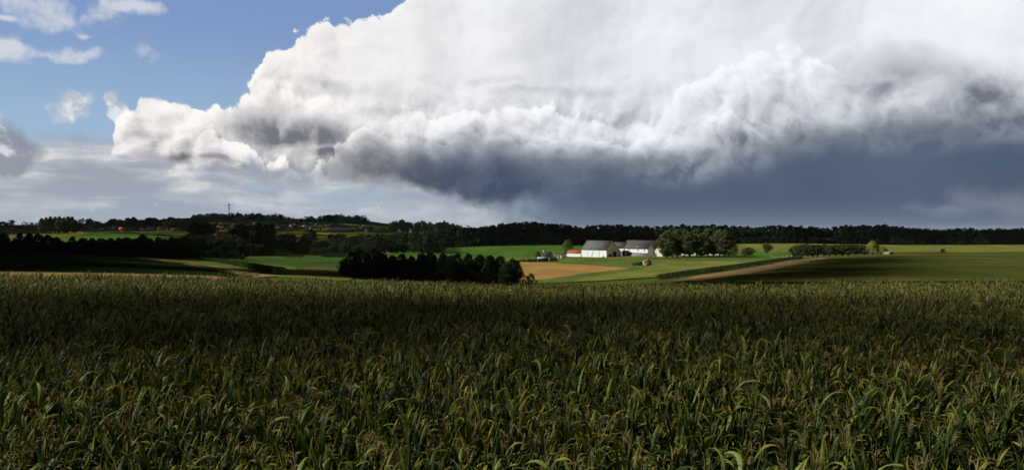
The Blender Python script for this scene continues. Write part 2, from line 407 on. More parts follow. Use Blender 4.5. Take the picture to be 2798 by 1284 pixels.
# ------------------------------------------------------------------ terrain: height profiles by direction, smoothed
YK = [0, 12, 40, 80, 120, 200, 300, 360, 440, 560, 700, 850, 1000, 1250, 1600, 2000, 2500, 3000, 4500, 9000, 40000]
PROF = {  # direction u -> row v of the bare ground at each depth of YK (from 80 m on); near ground is common
    -900: [822, 738, 708, 678, 674, 686, 690, 672, 656, 648, 638, 632, 624, 620, 616, 615, 619, 628.6],
    0: [822, 746, 714, 690, 684, 700, 692, 676, 660, 652, 641, 632, 624, 619, 616, 615, 619, 628.6],
    300: [825, 752, 724, 704, 699, 707, 694, 678, 662, 654, 644, 634, 623, 612, 609, 615, 619, 628.6],
    560: [831, 760, 737, 724, 716, 707, 698, 684, 668, 659, 647, 636, 625, 604, 589, 614, 620, 628.6],
    700: [834, 764, 746, 728, 719, 709, 700, 688, 671, 662, 648, 637, 625, 604, 590, 614, 620, 628.6],
    850: [837, 768, 750, 731, 721, 710, 699, 689, 675, 664, 650, 640, 627, 608, 598, 614, 620, 628.6],
    1000: [841, 776, 760, 740, 727, 714, 702, 690, 678, 668, 653, 640, 628, 608, 595, 614, 620, 628.6],
    1070: [842, 779, 764, 743, 730, 716, 703, 690, 676, 668, 655, 643, 634, 622, 619, 618, 622, 628.6],
    1200: [845, 784, 770, 748, 734, 720, 704, 690, 674, 668, 656, 644, 636, 624, 616, 622, 624, 628.6],
    1400: [848, 792, 786, 768, 750, 730, 711, 690, 667, 664, 656, 646, 638, 632, 628, 628, 628, 628.6],
    1600: [850, 792, 780, 758, 742, 722, 706, 690, 668, 664, 653, 645, 640, 637, 635, 632, 630, 628.6],
    1800: [851, 788, 768, 745, 732, 717, 705, 690, 667, 662, 653, 645, 640, 637, 635, 632, 630, 628.6],
    2000: [853, 776, 750, 729, 722, 711, 702, 687, 664, 660, 653, 645, 640, 637, 635, 632, 630, 628.6],
    2200: [851, 770, 738, 712, 705, 704, 699, 683, 664, 660, 653, 645, 640, 637, 635, 632, 630, 628.6],
    2450: [849, 764, 728, 701, 693, 697, 697, 684, 668, 661, 653, 645, 640, 637, 635, 632, 630, 628.6],
    2798: [846, 760, 722, 696, 689, 692, 692, 682, 668, 661, 653, 645, 640, 637, 635, 632, 630, 628.6],
    3700: [843, 752, 716, 692, 686, 690, 690, 682, 668, 661, 653, 645, 640, 637, 635, 632, 630, 628.6],
}
UG = np.linspace(-900, 3700, 231)
YG = np.concatenate([np.linspace(0, 60, 16)[:-1], np.geomspace(60, 40000, 300)])
def _terrain():
    us = sorted(PROF)
    Z = np.zeros((len(YG), len(us)))
    ly = np.log(np.array(YK[1:], float)); lg = np.log(np.maximum(YG, 12.0))
    for j, u in enumerate(us):
        z = [ZC - 6.2, ZC - 6.35, ZC - 7.0] + [ZC - (v - V0) / F * y for v, y in zip(PROF[u], YK[3:])]
        Z[:, j] = np.interp(YG, YK, z)
    ZZ = np.array([np.interp(UG, us, Z[i]) for i in range(len(YG))])
    for _ in range(10):
        P = np.pad(ZZ, ((1, 1), (0, 0)), 'edge'); ZZ = (P[:-2] + 2 * P[1:-1] + P[2:]) / 4
    for _ in range(14):
        P = np.pad(ZZ, ((0, 0), (1, 1)), 'edge'); ZZ = (P[:, :-2] + 2 * P[:, 1:-1] + P[:, 2:]) / 4
    return ZZ
ZG = _terrain()
def ground(x, y):
    x = np.asarray(x, float); y = np.asarray(y, float)
    u = U0 + F * x / np.maximum(y, 25.0)
    fu = np.clip((u - UG[0]) / (UG[1] - UG[0]), 0, len(UG) - 1.001)
    fy = np.clip(np.interp(y, YG, np.arange(len(YG))), 0, len(YG) - 1.001)
    i, j = fy.astype(int), fu.astype(int); a, b = fy - i, fu - j
    z = ZG[i, j] * (1 - a) * (1 - b) + ZG[i + 1, j] * a * (1 - b) + ZG[i, j + 1] * (1 - a) * b + ZG[i + 1, j + 1] * a * b
    return z + 0.25 * np.sin(x * 0.021 + 1.3) * np.sin(y * 0.017) * np.clip((y - 300) / 300, 0, 1)
def gz(x, y): return float(ground(x, y))
def hit(u, v, y0=95.0):
    """where the line of sight (u, v) meets the ground, first time beyond y0"""
    ys = np.geomspace(y0, 9000, 1500)
    vs = V0 + F * (ZC - ground((u - U0) / F * ys, ys)) / ys
    k = np.argmax(vs <= v)
    if vs[k] > v: k = int(np.argmin(vs))
    return (u - U0) / F * ys[k], ys[k]
def at(u, y):
    """foot point on the ground in direction u at depth y"""
    x = (u - U0) / F * y
    return Vector((x, y, gz(x, y)))

M = {}
M['soil'] = mat_field('meadow_grass', lin(78, 88, 40), lin(92, 94, 48), lin(60, 78, 36))
def ground_sheet():
    ys = np.concatenate([[-400, -150, -60, -25, -8], YG[:-1]])
    us = np.linspace(-900, 3700, 231)
    X = (us[None, :] - U0) / F * np.maximum(ys, 25.0)[:, None]
    X[:5] *= np.array([16, 8, 4, 2.2, 1.4])[:, None]
    Y = np.repeat(ys[:, None], len(us), 1)
    Z = ground(X, np.maximum(Y, 0))
    V = np.stack([X, Y, Z], -1).reshape(-1, 3)
    nr, nc = X.shape
    i, j = np.meshgrid(np.arange(nr - 1), np.arange(nc - 1), indexing='ij')
    a = (i * nc + j).ravel()
    Fc = np.stack([a, a + 1, a + nc + 1, a + nc], 1)
    o = obj('ground', mesh_np('ground', V, Fc, M['soil'], True)); tag(o, kind='structure')
ground_sheet()

def inside_poly(px, py, poly):
    poly = np.asarray(poly); n = len(poly); r = np.zeros(len(px), bool)
    for i in range(n):
        x1, y1 = poly[i]; x2, y2 = poly[(i + 1) % n]
        c = ((y1 > py) != (y2 > py)) & (px < (x2 - x1) * (py - y1) / (y2 - y1 + 1e-12) + x1)
        r ^= c
    return r
def densify(poly, n=14, jitter=0.0):
    out = []
    for i in range(len(poly)):
        a = np.array(poly[i]); b = np.array(poly[(i + 1) % len(poly)])
        for k in range(n):
            t = k / n
            out.append(a * (1 - t) + b * t + (rng.normal(0, jitter, 2) if jitter and k else 0))
    return np.array(out)
LAYER = [0]
def field(name, mat, poly_px, y0=95.0, over=0, label=None, cells=44, jitter=0.4):
    """a draped sheet over the terrain, outline given by sight lines that are turned into ground points"""
    LAYER[0] += 1
    poly = []
    for p in poly_px:
        poly.append(hit(p[0], p[1], p[2] if len(p) > 2 else y0))
    P = densify(poly, 14, jitter)
    # work in a log-polar frame so cells stay even in view
    fu = lambda q: np.stack([q[:, 0] / q[:, 1] * 4, np.log(q[:, 1])], 1)
    Q = fu(P); lo, hi = Q.min(0), Q.max(0)
    g = max((hi - lo).max() / cells, 0.004)
    gx, gy = np.meshgrid(np.arange(lo[0], hi[0], g), np.arange(lo[1], hi[1], g))
    I = np.stack([gx.ravel(), gy.ravel()], 1)
    I = I[inside_poly(I[:, 0], I[:, 1], Q)]
    if len(I):
        dmin = np.array([np.min(np.hypot(*(Q - p).T)) for p in I]); I = I[dmin > g * 0.3]
    A = np.concatenate([Q, I]); n = len(Q)
    vs, es, fs, *_ = delaunay_2d_cdt([Vector(a) for a in A], [(i, (i + 1) % n) for i in range(n)], [list(range(n))], 1, 1e-6)
    q = np.array([tuple(v) for v in vs]); y = np.exp(q[:, 1]); x = q[:, 0] / 4 * y
    z = ground(x, y) + 0.08 + 0.006 * LAYER[0] + y * 0.0002 + over * 0.06
    o = obj(name, mesh_py(name, np.stack([x, y, z], 1), [list(f) for f in fs], mat, True)); tag(o, label, kind='structure')
    return o, poly
M['turf'] = mat_field('pasture', lin(90, 112, 54), lin(104, 116, 60), lin(72, 98, 46), 0.3, 5.0, 0.2)
M['lush'] = mat_field('lush_grass', lin(76, 108, 42), lin(88, 118, 50), lin(64, 96, 38), 1.2, 7.0, 0.4)
M['beet'] = mat_field('beet_leaves', lin(66, 94, 42), lin(78, 104, 46), lin(50, 78, 34), 0.15, 3.0, 0.5)
M['stubble'] = mat_field('stubble', lin(166, 132, 82), lin(176, 144, 94), lin(146, 114, 68), 0.2, 4.0, 0.45)
M['path'] = mat_field('bare_earth_path', lin(170, 146, 108), lin(150, 126, 92), lin(120, 102, 74), 0.9, 2.0, 0.5)
M['dark_crop'] = mat_field('potato_leaves', lin(30, 46, 20), lin(38, 54, 24), lin(24, 40, 18), 0.7, 2.5, 0.4)
M['hill'] = mat_field('hill_grass', lin(82, 90, 44), lin(100, 100, 50), lin(66, 80, 40), 0.05, 6.0, 0.5)
M['maize_far'] = mat_field('distant_maize', lin(108, 104, 52), lin(122, 114, 62), lin(86, 92, 44), 0.4, 3.0, 0.4)
M['plough'] = mat_field('ploughed_soil', lin(112, 84, 62), lin(124, 96, 72), lin(92, 68, 52), 0.3, 3.0, 0.5)
M['yellow'] = mat_field('mustard_green', lin(132, 142, 44), lin(150, 152, 56), lin(104, 122, 40), 0.3, 3.0, 0.3)
M['dry'] = mat_field('dry_grass', lin(168, 140, 92), lin(150, 124, 84), lin(120, 104, 66), 0.3, 1.5, 0.3)
M['pale_turf'] = mat_field('yellowed_pasture', lin(118, 124, 62), lin(132, 130, 72), lin(96, 110, 52), 0.1, 5.0, 0.4)
M['maize_soil'] = mat_field('maize_soil', lin(92, 74, 52), lin(104, 84, 60), lin(76, 62, 44), 0.7, 0.75, 0.4, 3.0, 0.1)

# maize soil
def maize_soil():
    ys = np.linspace(-20, 91, 40); t = np.linspace(-1, 1, 40)
    X = t[None, :] * (np.maximum(ys, 0)[:, None] * 0.95 + 30); Y = np.repeat(ys[:, None], 40, 1)
    V = np.stack([X, Y, ground(X, np.maximum(Y, 0)) + 0.03], -1).reshape(-1, 3)
    i, j = np.meshgrid(np.arange(39), np.arange(39), indexing='ij'); a = (i * 40 + j).ravel()
    tag(obj('maize_field_soil', mesh_np('maize_field_soil', V, np.stack([a, a + 1, a + 41, a + 40], 1), M['maize_soil'], True)), kind='structure')
maize_soil()
# left slope
field('potato_field', M['dark_crop'], [(-400, 745), (-400, 676), (0, 684), (180, 691), (350, 704), (470, 718), (560, 729), (650, 746), (640, 757), (300, 752), (0, 748)], 86)
field('dry_grass_margin', M['dry'], [(-400, 752), (0, 745), (300, 749), (600, 757), (640, 768), (300, 764), (0, 762), (-400, 765)], 83, 1)
field('farm_track', M['path'], [(352, 704), (440, 708), (540, 719), (640, 735), (760, 757), (700, 760), (600, 741), (500, 722), (420, 711)], 95, 1)
field('grass_verge', M['turf'], [(440, 708), (620, 703), (800, 735), (900, 752), (900, 765), (770, 760), (640, 735), (540, 719)], 95)
field('maize_stubble_field', M['maize_far'], [(560, 713), (640, 718), (740, 722), (840, 734), (960, 752), (960, 770), (860, 764), (740, 742), (640, 726)], 95)
field('beet_field', M['beet'], [(600, 712), (750, 708), (880, 702), (960, 696), (1010, 692), (1010, 728), (880, 731), (800, 730), (700, 720)], 300)
field('ploughed_strip', M['plough'], [(800, 731), (1010, 730), (1010, 737), (850, 738)], 200, 1)
field('grass_strip', M['lush'], [(790, 731), (850, 738), (1010, 737), (1010, 748), (900, 746)], 200)
# fields behind the left tree belt
field('far_maize_field', M['maize_far'], [(-300, 633), (0, 632), (220, 630), (235, 641), (120, 652), (0, 660), (-300, 668)], 700)
field('mustard_field', M['lush'], [(-300, 664), (20, 655), (140, 649), (300, 645), (480, 650), (490, 657), (300, 660), (150, 667), (-300, 690)], 560, 1)
field('ploughed_field', M['plough'], [(140, 668), (330, 656), (400, 666), (330, 685), (150, 690)], 560)
field('bean_field', M['beet'], [(225, 634), (330, 632), (480, 644), (470, 650), (300, 645), (236, 642)], 900, 1)
field('village_meadow', M['turf'], [(110, 622), (235, 624), (330, 630), (220, 630), (100, 631)], 1100)
field('valley_meadow', M['yellow'], [(665, 665), (735, 668), (720, 676), (668, 676)], 700, 1)
field('valley_pasture', M['turf'], [(668, 676), (730, 677), (880, 682), (880, 706), (770, 706), (670, 690)], 600)
field('hillside_field', M['maize_far'], [(760, 632), (960, 636), (980, 642), (960, 650), (800, 648), (760, 642)], 1000)
field('hillside_plough', M['plough'], [(765, 656), (830, 652), (850, 664), (780, 668)], 900)
field('hilltop_field', M['turf'], [(720, 598), (800, 600), (850, 606), (800, 608), (740, 605)], 2300)
field('hilltop_pasture', M['turf'], [(860, 612), (905, 604), (960, 606), (965, 620), (900, 622), (850, 620)], 1900)
# the valley with the farm
field('clover_field', M['lush'], [(1060, 684), (1150, 678), (1260, 675), (1400, 667), (1500, 664), (1620, 664), (1640, 680), (1560, 692), (1400, 704), (1250, 712), (1080, 712), (1050, 700)], 480)
field('sandy_patch', M['path'], [(1038, 692), (1060, 685), (1085, 684), (1070, 693), (1045, 695)], 480)
field('farm_meadow', M['turf'], [(1380, 705), (1560, 695), (1700, 690), (1900, 690), (2100, 692), (2260, 700), (2150, 716), (2000, 738), (1840, 764), (1780, 776), (1450, 778), (1380, 770)], 230)
field('stubble_field', M['stubble'], [(1416, 717), (1480, 719), (1580, 724), (1700, 733), (1728, 735), (1690, 740), (1600, 750), (1475, 766), (1440, 769), (1416, 765)], 230, 2)
field('paddock', M['lush'], [(1985, 690), (2080, 690), (2170, 694), (2230, 700), (2160, 708), (2060, 706), (1990, 712), (1880, 714), (1840, 708)], 300, 1)
field('long_grass_field', M['pale_turf'], [(1560, 772), (1600, 758), (1740, 742), (1800, 722), (1950, 715), (2020, 716), (2028, 723), (1940, 731), (1880, 742), (1800, 756), (1720, 768)], 230, 1)
field('far_pasture', M['pale_turf'], [(1990, 668), (2130, 666), (2300, 668), (2600, 669), (3300, 670), (3300, 690), (2600, 691), (2440, 691), (2200, 692), (2060, 689), (1995, 690)], 560)
field('hill_field', M['hill'], [(1900, 770), (2000, 758), (2060, 748), (2140, 734), (2200, 720), (2250, 709), (2330, 702), (2420, 695), (2600, 691), (2800, 690), (3500, 687), (3500, 775), (2800, 772), (2300, 776), (1900, 780)], 90)
field('fallow_strip', M['path'], [(1835, 772), (1900, 758), (2000, 742), (2100, 726), (2160, 714), (2250, 706), (2262, 708), (2200, 720), (2140, 734), (2060, 748), (2000, 758), (1900, 772)], 100, 1)
field('farm_yard', M['path'], [(1660, 704), (1690, 702.5), (1760, 700.5), (1800, 700), (1770, 703), (1700, 705), (1662, 706)], 400, 1)
field('drive', M['path'], [(1500, 696), (1560, 697), (1595, 699), (1560, 701), (1505, 700)], 420, 1)
# ------------------------------------------------------------------ unseen cloud deck, shaped to shade parts of the valley and dim the skylight
def ico(sub):
    bm = bmesh.new(); bmesh.ops.create_icosphere(bm, subdivisions=sub, radius=1.0)
    V = np.array([v.co[:] for v in bm.verts]); Fc = np.array([[v.index for v in f.verts] for f in bm.faces]); bm.free()
    return V, Fc
def shade_deck():
    m = new_mat('opaque_cloud'); finish(principled(mixc((0.78, 0.79, 0.82, 1), (0.86, 0.86, 0.86, 1), noise(wpos(), 0.01)), 1.0, 0.0))
    IV, IF = ico(2)
    alt = 1450.0; off = np.array(SUNV) * ((alt - 10) / SUNV.z)
    parts = []
    def fill(poly, s, k=1.0):
        poly = np.array(poly, float); lo, hi = poly.min(0), poly.max(0)
        gx, gy = np.meshgrid(np.arange(lo[0], hi[0], s), np.arange(lo[1], hi[1], s))
        P = np.stack([gx.ravel(), gy.ravel()], 1) + rng.normal(0, s * 0.22, (gx.size, 2))
        P = P[inside_poly(P[:, 0], P[:, 1], poly)]
        for p in P:
            r = s * rng.uniform(0.95, 1.3) * k
            wob = 1 + 0.16 * np.sin(IV @ rng.normal(0, 2.5, 3) + rng.uniform(0, 6))
            V = IV * wob[:, None] * np.array([r, r, r * 0.55]) + np.array([p[0], p[1], 0]) + off + np.array([0, 0, rng.normal(0, s * 0.1)])
            parts.append((V, IF))
    fill([(-900, 98), (-62, 98), (-66, 150), (-140, 300), (-150, 395), (-180, 440), (-196, 520), (-900, 540)], 24)
    fill([(-58, 180), (6, 175), (6, 250), (-62, 262)], 14)
    fill([(-330, 545), (-165, 560), (-150, 690), (-120, 800), (-40, 842), (300, 850), (1300, 860), (1300, 1060), (-430, 1060), (-400, 900)], 30)
    fill([(-430, 1070), (1500, 1070), (1500, 1900), (-1000, 1900), (-700, 1400), (-600, 1250)], 70, 0.36)
    fill([(-2400, 1750), (1000, 1750), (1000, 3600), (-2400, 3600)], 110, 0.44)
    fill([(-80, 21), (80, 21), (80, 62), (-80, 62)], 11, 0.50)  # small puffs added to darken a band of the maize
    fill([(34, 98), (84, 98), (134, 180), (196, 300), (150, 300), (92, 205)], 13, 0.56)
    for gx in np.arange(-1700, 1350, 105):               # ragged rim of the gap, added to cut skylight
        for gy in np.arange(-680, 2850, 105):
            x, y = gx + rng.normal(0, 22), gy + rng.normal(0, 22)
            if -960 < x < 740 and -230 < y < 2480: continue
            r = rng.uniform(95, 135)
            parts.append((IV * np.array([r, r, r * 0.5]) + np.array([x, y, 15]) + off, IF))
    # the rest of the deck, added overhead to block skylight; nothing of it comes below the sight line of the frame's top
    I1, F1 = ico(1)
    for gx in np.arange(-7000, 6500, 330):
        for gy in np.arange(-6500, 4500, 330):
            x, y = gx + rng.normal(0, 60), gy + rng.normal(0, 60)
            if -1500 < x < 1150 and -480 < y < 2700: continue
            if y + off[1] > 3900: continue
            r = rng.uniform(270, 360)
            parts.append((I1 * np.array([r, r, r * 0.4]) + np.array([x, y, 40]) + off, F1))
    V, Fc = join(parts)
    o = obj('shade_clouds', mesh_np('shade_clouds', V, Fc, m, True)); tag(o, 'unseen cloud deck shaped to shade the valley and cut skylight', kind='stuff')
shade_deck()

# ------------------------------------------------------------------ vegetation
def cards(C, size, nrm, aspect=0.62):
    """leaf cards: four-cornered leaves at points C"""
    n = len(C); size = np.broadcast_to(size, (n,))
    nrm = nrm / (np.linalg.norm(nrm, axis=1)[:, None] + 1e-9)
    t = np.cross(nrm, rng.normal(0, 1, (n, 3))); t /= np.linalg.norm(t, axis=1)[:, None] + 1e-9
    b = np.cross(nrm, t)
    s = size[:, None]
    V = np.stack([C - t * s, C + b * s * aspect + nrm * s * 0.15, C + t * s, C - b * s * aspect + nrm * s * 0.15], 1).reshape(-1, 3)
    Fc = np.arange(4 * n).reshape(n, 4)
    return V, Fc
def env(t, shape):
    if shape == 'round': return np.sqrt(np.clip(1 - (2 * t - 1) ** 2, 0, 1)) ** 0.8
    if shape == 'poplar': return np.clip(np.minimum(t / 0.28, 1) ** 0.6 * np.clip(1 - ((t - 0.35) / 0.66).clip(0) ** 2.2, 0, 1), 0, 1)
    if shape == 'alder': return np.minimum((t / 0.22) ** 0.5, 1) * (1 - t ** 3.4) ** 0.62
    if shape == 'cone': return np.minimum(t / 0.12, 1) * (1 - t) ** 0.8
    if shape == 'flat': return np.minimum((t / 0.35) ** 0.5, 1) * np.sqrt(np.clip(1 - ((t - 0.4) / 0.6).clip(0) ** 2, 0, 1))
def crown(H, Rw, t0, shape, nclump, nleaf, leaf, spikes=0, lop=0.25):
    """leaf cards gathered in clumps through the crown's volume"""
    cz = rng.uniform(0, 1, nclump) ** 0.85
    ang = rng.uniform(0, 2 * np.pi, nclump)
    ph = rng.uniform(0, 6.3, 4)
    lobes = 1 + lop * (np.sin(ang * 2 + ph[0] + cz * 4) * 0.6 + np.sin(ang * 3 + ph[1] - cz * 7) * 0.4)
    rad = env(cz, shape) * Rw * lobes * np.sqrt(rng.uniform(0.12, 1, nclump))
    z0 = H * t0
    C = np.stack([np.cos(ang) * rad, np.sin(ang) * rad, z0 + (H * 0.97 - z0) * cz], 1)
    cr = Rw * rng.uniform(0.20, 0.42, nclump) * (0.55 + 0.45 * env(cz, shape))
    per = max(3, nleaf // nclump)
    D = rng.normal(0, 1, (nclump, per, 3)); D[..., 2] += 0.35
    D /= np.linalg.norm(D, axis=2)[..., None]
    rr = rng.uniform(0.35, 1.08, (nclump, per, 1))
    P = (C[:, None, :] + D * rr * cr[:, None, None] * np.array([1, 1, 0.85])).reshape(-1, 3)
    N = (D + rng.normal(0, 0.55, D.shape)).reshape(-1, 3)
    if spikes:
        a = rng.uniform(0, 2 * np.pi, spikes); t = rng.uniform(0.45, 1, spikes)
        base = np.stack([np.cos(a) * env(t, shape) * Rw * 0.7, np.sin(a) * env(t, shape) * Rw * 0.7, z0 + (H - z0) * t * 0.92], 1)
        k = 16
        s = rng.uniform(0, 1, (spikes, k, 1)); L = H * rng.uniform(0.08, 0.17, (spikes, 1, 1))
        tilt = np.concatenate([np.cos(a)[:, None] * 0.25, np.sin(a)[:, None] * 0.25, np.ones((spikes, 1))], 1)[:, None, :]
        Q = base[:, None, :] + tilt * s * L + rng.normal(0, 0.035, (spikes, k, 3)) * Rw * (1.3 - s)
        P = np.concatenate([P, Q.reshape(-1, 3)]); N = np.concatenate([N, rng.normal(0, 1, (spikes * k, 3))])
    keep = P[:, 2] > 0.02 * H
    P, N = P[keep], N[keep]
    return cards(P, leaf * rng.uniform(0.6, 1.35, len(P)), N)
def trunk(H, r, t0, nl=6, Rw=2.0, bend=0.03):
    z = np.linspace(-0.4, H * 0.86, 7)
    p = np.stack([np.cumsum(rng.normal(0, bend * H * 0.15, 7)), np.cumsum(rng.normal(0, bend * H * 0.15, 7)), z], 1); p[0, :2] = p[1, :2] = 0
    parts = [tube(p, np.linspace(r, r * 0.15, 7), 7)]
    for k in range(nl):
        t = rng.uniform(t0 * 0.8 + 0.05, 0.75); a = k * 2.4 + rng.uniform(0, 1)
        b = np.array([np.interp(t * H, z, p[:, 0]), np.interp(t * H, z, p[:, 1]), t * H])
        e = b + np.array([math.cos(a) * Rw * 0.75, math.sin(a) * Rw * 0.75, H * rng.uniform(0.10, 0.22)])
        mid = (b + e) / 2 + np.array([0, 0, -H * 0.02])
        rr = r * (1 - t) * 0.6
        parts.append(tube(np.array([b, mid, e]), [rr, rr * 0.7, rr * 0.2], 5))
    return join(parts)
M['bark'] = mat_plain('bark', lin(86, 76, 62), lin(64, 56, 46), 1.5, 0.95, 0.05, 0.05, True)
M['leaf_dark'] = mat_leaf('alder_leaves', lin(40, 54, 34), lin(50, 64, 40), lin(72, 82, 52), 0.25)
M['leaf_mid'] = mat_leaf('poplar_leaves', lin(70, 82, 46), lin(88, 98, 58), lin(122, 126, 84), 0.25, 0.55, 0.2)
M['leaf_willow'] = mat_leaf('willow_leaves', lin(128, 132, 66), lin(150, 150, 78), lin(176, 170, 98), 0.35)
M['leaf_orchard'] = mat_leaf('orchard_leaves', lin(72, 84, 44), lin(88, 98, 52), lin(120, 116, 66), 0.25)
M['leaf_wood'] = mat_leaf('wood_leaves', lin(38, 52, 34), lin(48, 62, 40), lin(64, 76, 48), 0.2)
M['leaf_hill'] = mat_leaf('hill_leaves', lin(56, 70, 46), lin(66, 80, 52), lin(84, 94, 62), 0.2)
M['leaf_bush'] = mat_leaf('bush_leaves', lin(104, 108, 56), lin(120, 116, 62), lin(150, 132, 78), 0.3)
M['leaf_rust'] = mat_leaf('dock_stems', lin(128, 96, 56), lin(146, 112, 66), lin(112, 116, 60), 0.2)

class Kind:
    """a tree kind: a few variants of trunk and crown meshes that copies share"""
    def __init__(self, name, n, H, Rw, t0, shape, nclump, nleaf, leaf, mat, spikes=0, r=None, lop=0.25, limbs=6):
        self.name, self.H, self.R = name, H, Rw; self.v = []
        for k in range(n):
            V, Fc = crown(H, Rw, t0, shape, nclump, nleaf, leaf, spikes, lop)
            T = trunk(H, r or H * 0.018, t0, limbs, Rw)
            self.v.append((mesh_np('crown', V, Fc, mat), mesh_np('trunk', *T, M['bark'], True)))
        self.i = 0
    def put(self, x, y, h, label, cat='tree', group=None, name=None, w=None, mat=None, dz=0.0):
        s = h / self.H; w = s if w is None else w / (2 * self.R)
        o = thing(name or self.name, label, cat, (x, y, gz(x, y) + dz), rng.uniform(0, 6.28), group)
        o.scale = (w, w, s)
        cm, tm = self.v[self.i % len(self.v)]; self.i += 1
        obj('trunk', tm, o); obj('crown', cm, o)
        return o
    def top(self, u, v, y, label, **kw):
        """stand a tree at depth y in direction u whose tip reaches row v"""
        x = (u - U0) / F * y; h = (V0 - v) / F * y + ZC - gz(x, y)
        return self.put(x, y, max(h, 1.0), label, **kw)

alder = Kind('alder_tree', 6, 8.0, 2.4, 0.03, 'alder', 130, 5200, 0.19, M['leaf_dark'], 16, lop=0.22)
bushk = Kind('bush', 4, 4.0, 2.6, 0.0, 'flat', 45, 2000, 0.15, M['leaf_dark'], 14, 0.07, 0.3, 4)
broad = Kind('broadleaf_tree', 5, 16.0, 6.5, 0.10, 'round', 70, 2600, 0.42, M['leaf_wood'], 0, lop=0.3)
poplar = Kind('poplar_tree', 6, 24.0, 5.6, 0.11, 'poplar', 150, 8000, 0.46, M['leaf_mid'], 14, 0.45, 0.25, 8)
hillk = Kind('hill_tree', 4, 14.0, 5.5, 0.08, 'round', 36, 900, 0.7, M['leaf_hill'])
orchard = Kind('orchard_tree', 3, 6.0, 3.6, 0.32, 'flat', 45, 2000, 0.24, M['leaf_orchard'], 0, 0.22)
conek = Kind('conical_tree', 2, 16.0, 3.0, 0.04, 'cone', 50, 1400, 0.4, M['leaf_wood'])

def wood(name, label, spots, mat, nclump=34, nleaf=600, leaf=0.75, shape='alder', spikes=0, ratio=0.27):
    """a far wood that reads as one mass"""
    protos = [crown(20.0, 20 * ratio * rng.uniform(0.9, 1.25), 0.02, ('round', 'alder', 'poplar', 'round', 'flat')[k], nclump, nleaf, leaf, spikes, 0.4) for k in range(5)]
    parts = []
    for i, (x, y, h) in enumerate(spots):
        V, Fc = protos[rng.integers(5)]; a = rng.uniform(0, 6.28); s = h / 20.0; w = s * rng.uniform(0.85, 1.2)
        Vr = np.stack([(V[:, 0] * math.cos(a) - V[:, 1] * math.sin(a)) * w + x, (V[:, 0] * math.sin(a) + V[:, 1] * math.cos(a)) * w + y, V[:, 2] * s + gz(x, y)], 1)
        parts.append((Vr, Fc))
    o = obj(name, mesh_np(name, *join(parts), mat)); tag(o, label, kind='stuff'); return o

# --- the long dark wood behind the farm
WT = [(1180, 634), (1230, 630), (1262, 621), (1300, 622), (1340, 616), (1370, 609), (1420, 606), (1460, 604), (1500, 609), (1560, 614), (1598, 620), (1612, 612), (1700, 613), (1780, 619), (1850, 613), (1950, 613), (2050, 618), (2100, 613), (2200, 617), (2262, 621), (2300, 615), (2420, 613), (2440, 617), (2500, 622), (2560, 624), (2640, 622), (2700, 624), (2800, 622), (3400, 620)]
def wood_spots():
    out = []
    for row, (dy, du, dv) in enumerate(((0, 15, 5), (22, 16, 1), (50, 17, 0), (85, 18, 1))):
        u = 1180.0
        while u < 3250:
            y = 842 + dy + rng.uniform(-7, 7)
            if u < 1420: y -= (1420 - u) * 0.16 * (1 if row < 2 else 0.6)
            x = (u - U0) / F * y
            v = np.interp(u, [p[0] for p in WT], [p[1] for p in WT]) + dv + rng.uniform(-1.5, 4.5)
            out.append((x, y, max(8.0, (V0 - v) / F * y + ZC - gz(x, y))))
            u += du * rng.uniform(0.7, 1.25)
    for _ in range(170):                                # scrub along its foot
        u = rng.uniform(1180, 3200); y = 826 + rng.uniform(0, 9) - max(0, 1420 - u) * 0.16
        out.append(((u - U0) / F * y, y, rng.uniform(4, 9)))
    return out
wood('wood', 'long dark wood closing the valley behind the white farm', wood_spots(), M['leaf_wood'])
# --- wooded valley side left of it
def valley_spots():
    out = []
    for _ in range(150):
        u = rng.uniform(945, 1200); y = rng.uniform(660, 830); x = (u - U0) / F * y
        v = np.interp(u, [940, 985, 1020, 1060, 1100, 1200], [652, 640, 636, 640, 634, 628]) + rng.uniform(0, 9)
        out.append((x, y, min(26, max(7.0, (V0 - v) / F * y + ZC - gz(x, y)))))
    return out
wood('valley_wood', 'dark wooded valley bottom between the village and the farm', valley_spots(), M['leaf_wood'], shape='round', ratio=0.30, spikes=0)
# --- woods on the hills
def hill_spots(us, v_top, y_lo, y_hi, n, h0=10, h1=17):
    out = []
    for _ in range(n):
        t = rng.uniform(0, 1); u = us[0] + (us[1] - us[0]) * t; y = rng.uniform(y_lo, y_hi); x = (u - U0) / F * y
        e = min(1.0, 0.55 + 5.0 * min(t, 1 - t)) * (1 + 0.16 * math.sin(u * 0.11) + 0.10 * math.sin(u * 0.31 + 1.0))
        out.append((x, y, rng.uniform(h0, h1) * e))
    return out
wood('hilltop_wood', 'wooded hilltop that carries the lattice mast', hill_spots((522, 790), 0, 2550, 3050, 480, 9, 17), M['leaf_hill'], 14, 220, 1.3, 'round', 0, 0.32)
wood('domed_wood', 'dome of dark trees on the hill beside the thin pole', [(x, y, h) for x, y, h in hill_spots((870, 1010), 0, 2500, 3000, 280, 11, 20)], M['leaf_hill'], 14, 220, 1.3, 'round', 0, 0.32)
wood('ridge_wood', 'flat topped wood on the ridge above the terraced houses', hill_spots((1060, 1262), 0, 2000, 2600, 420, 16, 22), M['leaf_hill'], 14, 240, 1.3, 'round', 0, 0.30)
wood('slope_wood', 'dark band of trees behind the left end of the village', hill_spots((290, 530), 0, 1950, 2350, 420, 16, 21), M['leaf_hill'], 14, 240, 1.3, 'round', 0, 0.30)
wood('plain_wood', 'low tree line on the far plain at the left', hill_spots((-500, 300), 0, 2300, 3800, 260, 7, 13), M['leaf_hill'], 12, 160, 1.4, 'round', 0, 0.4)
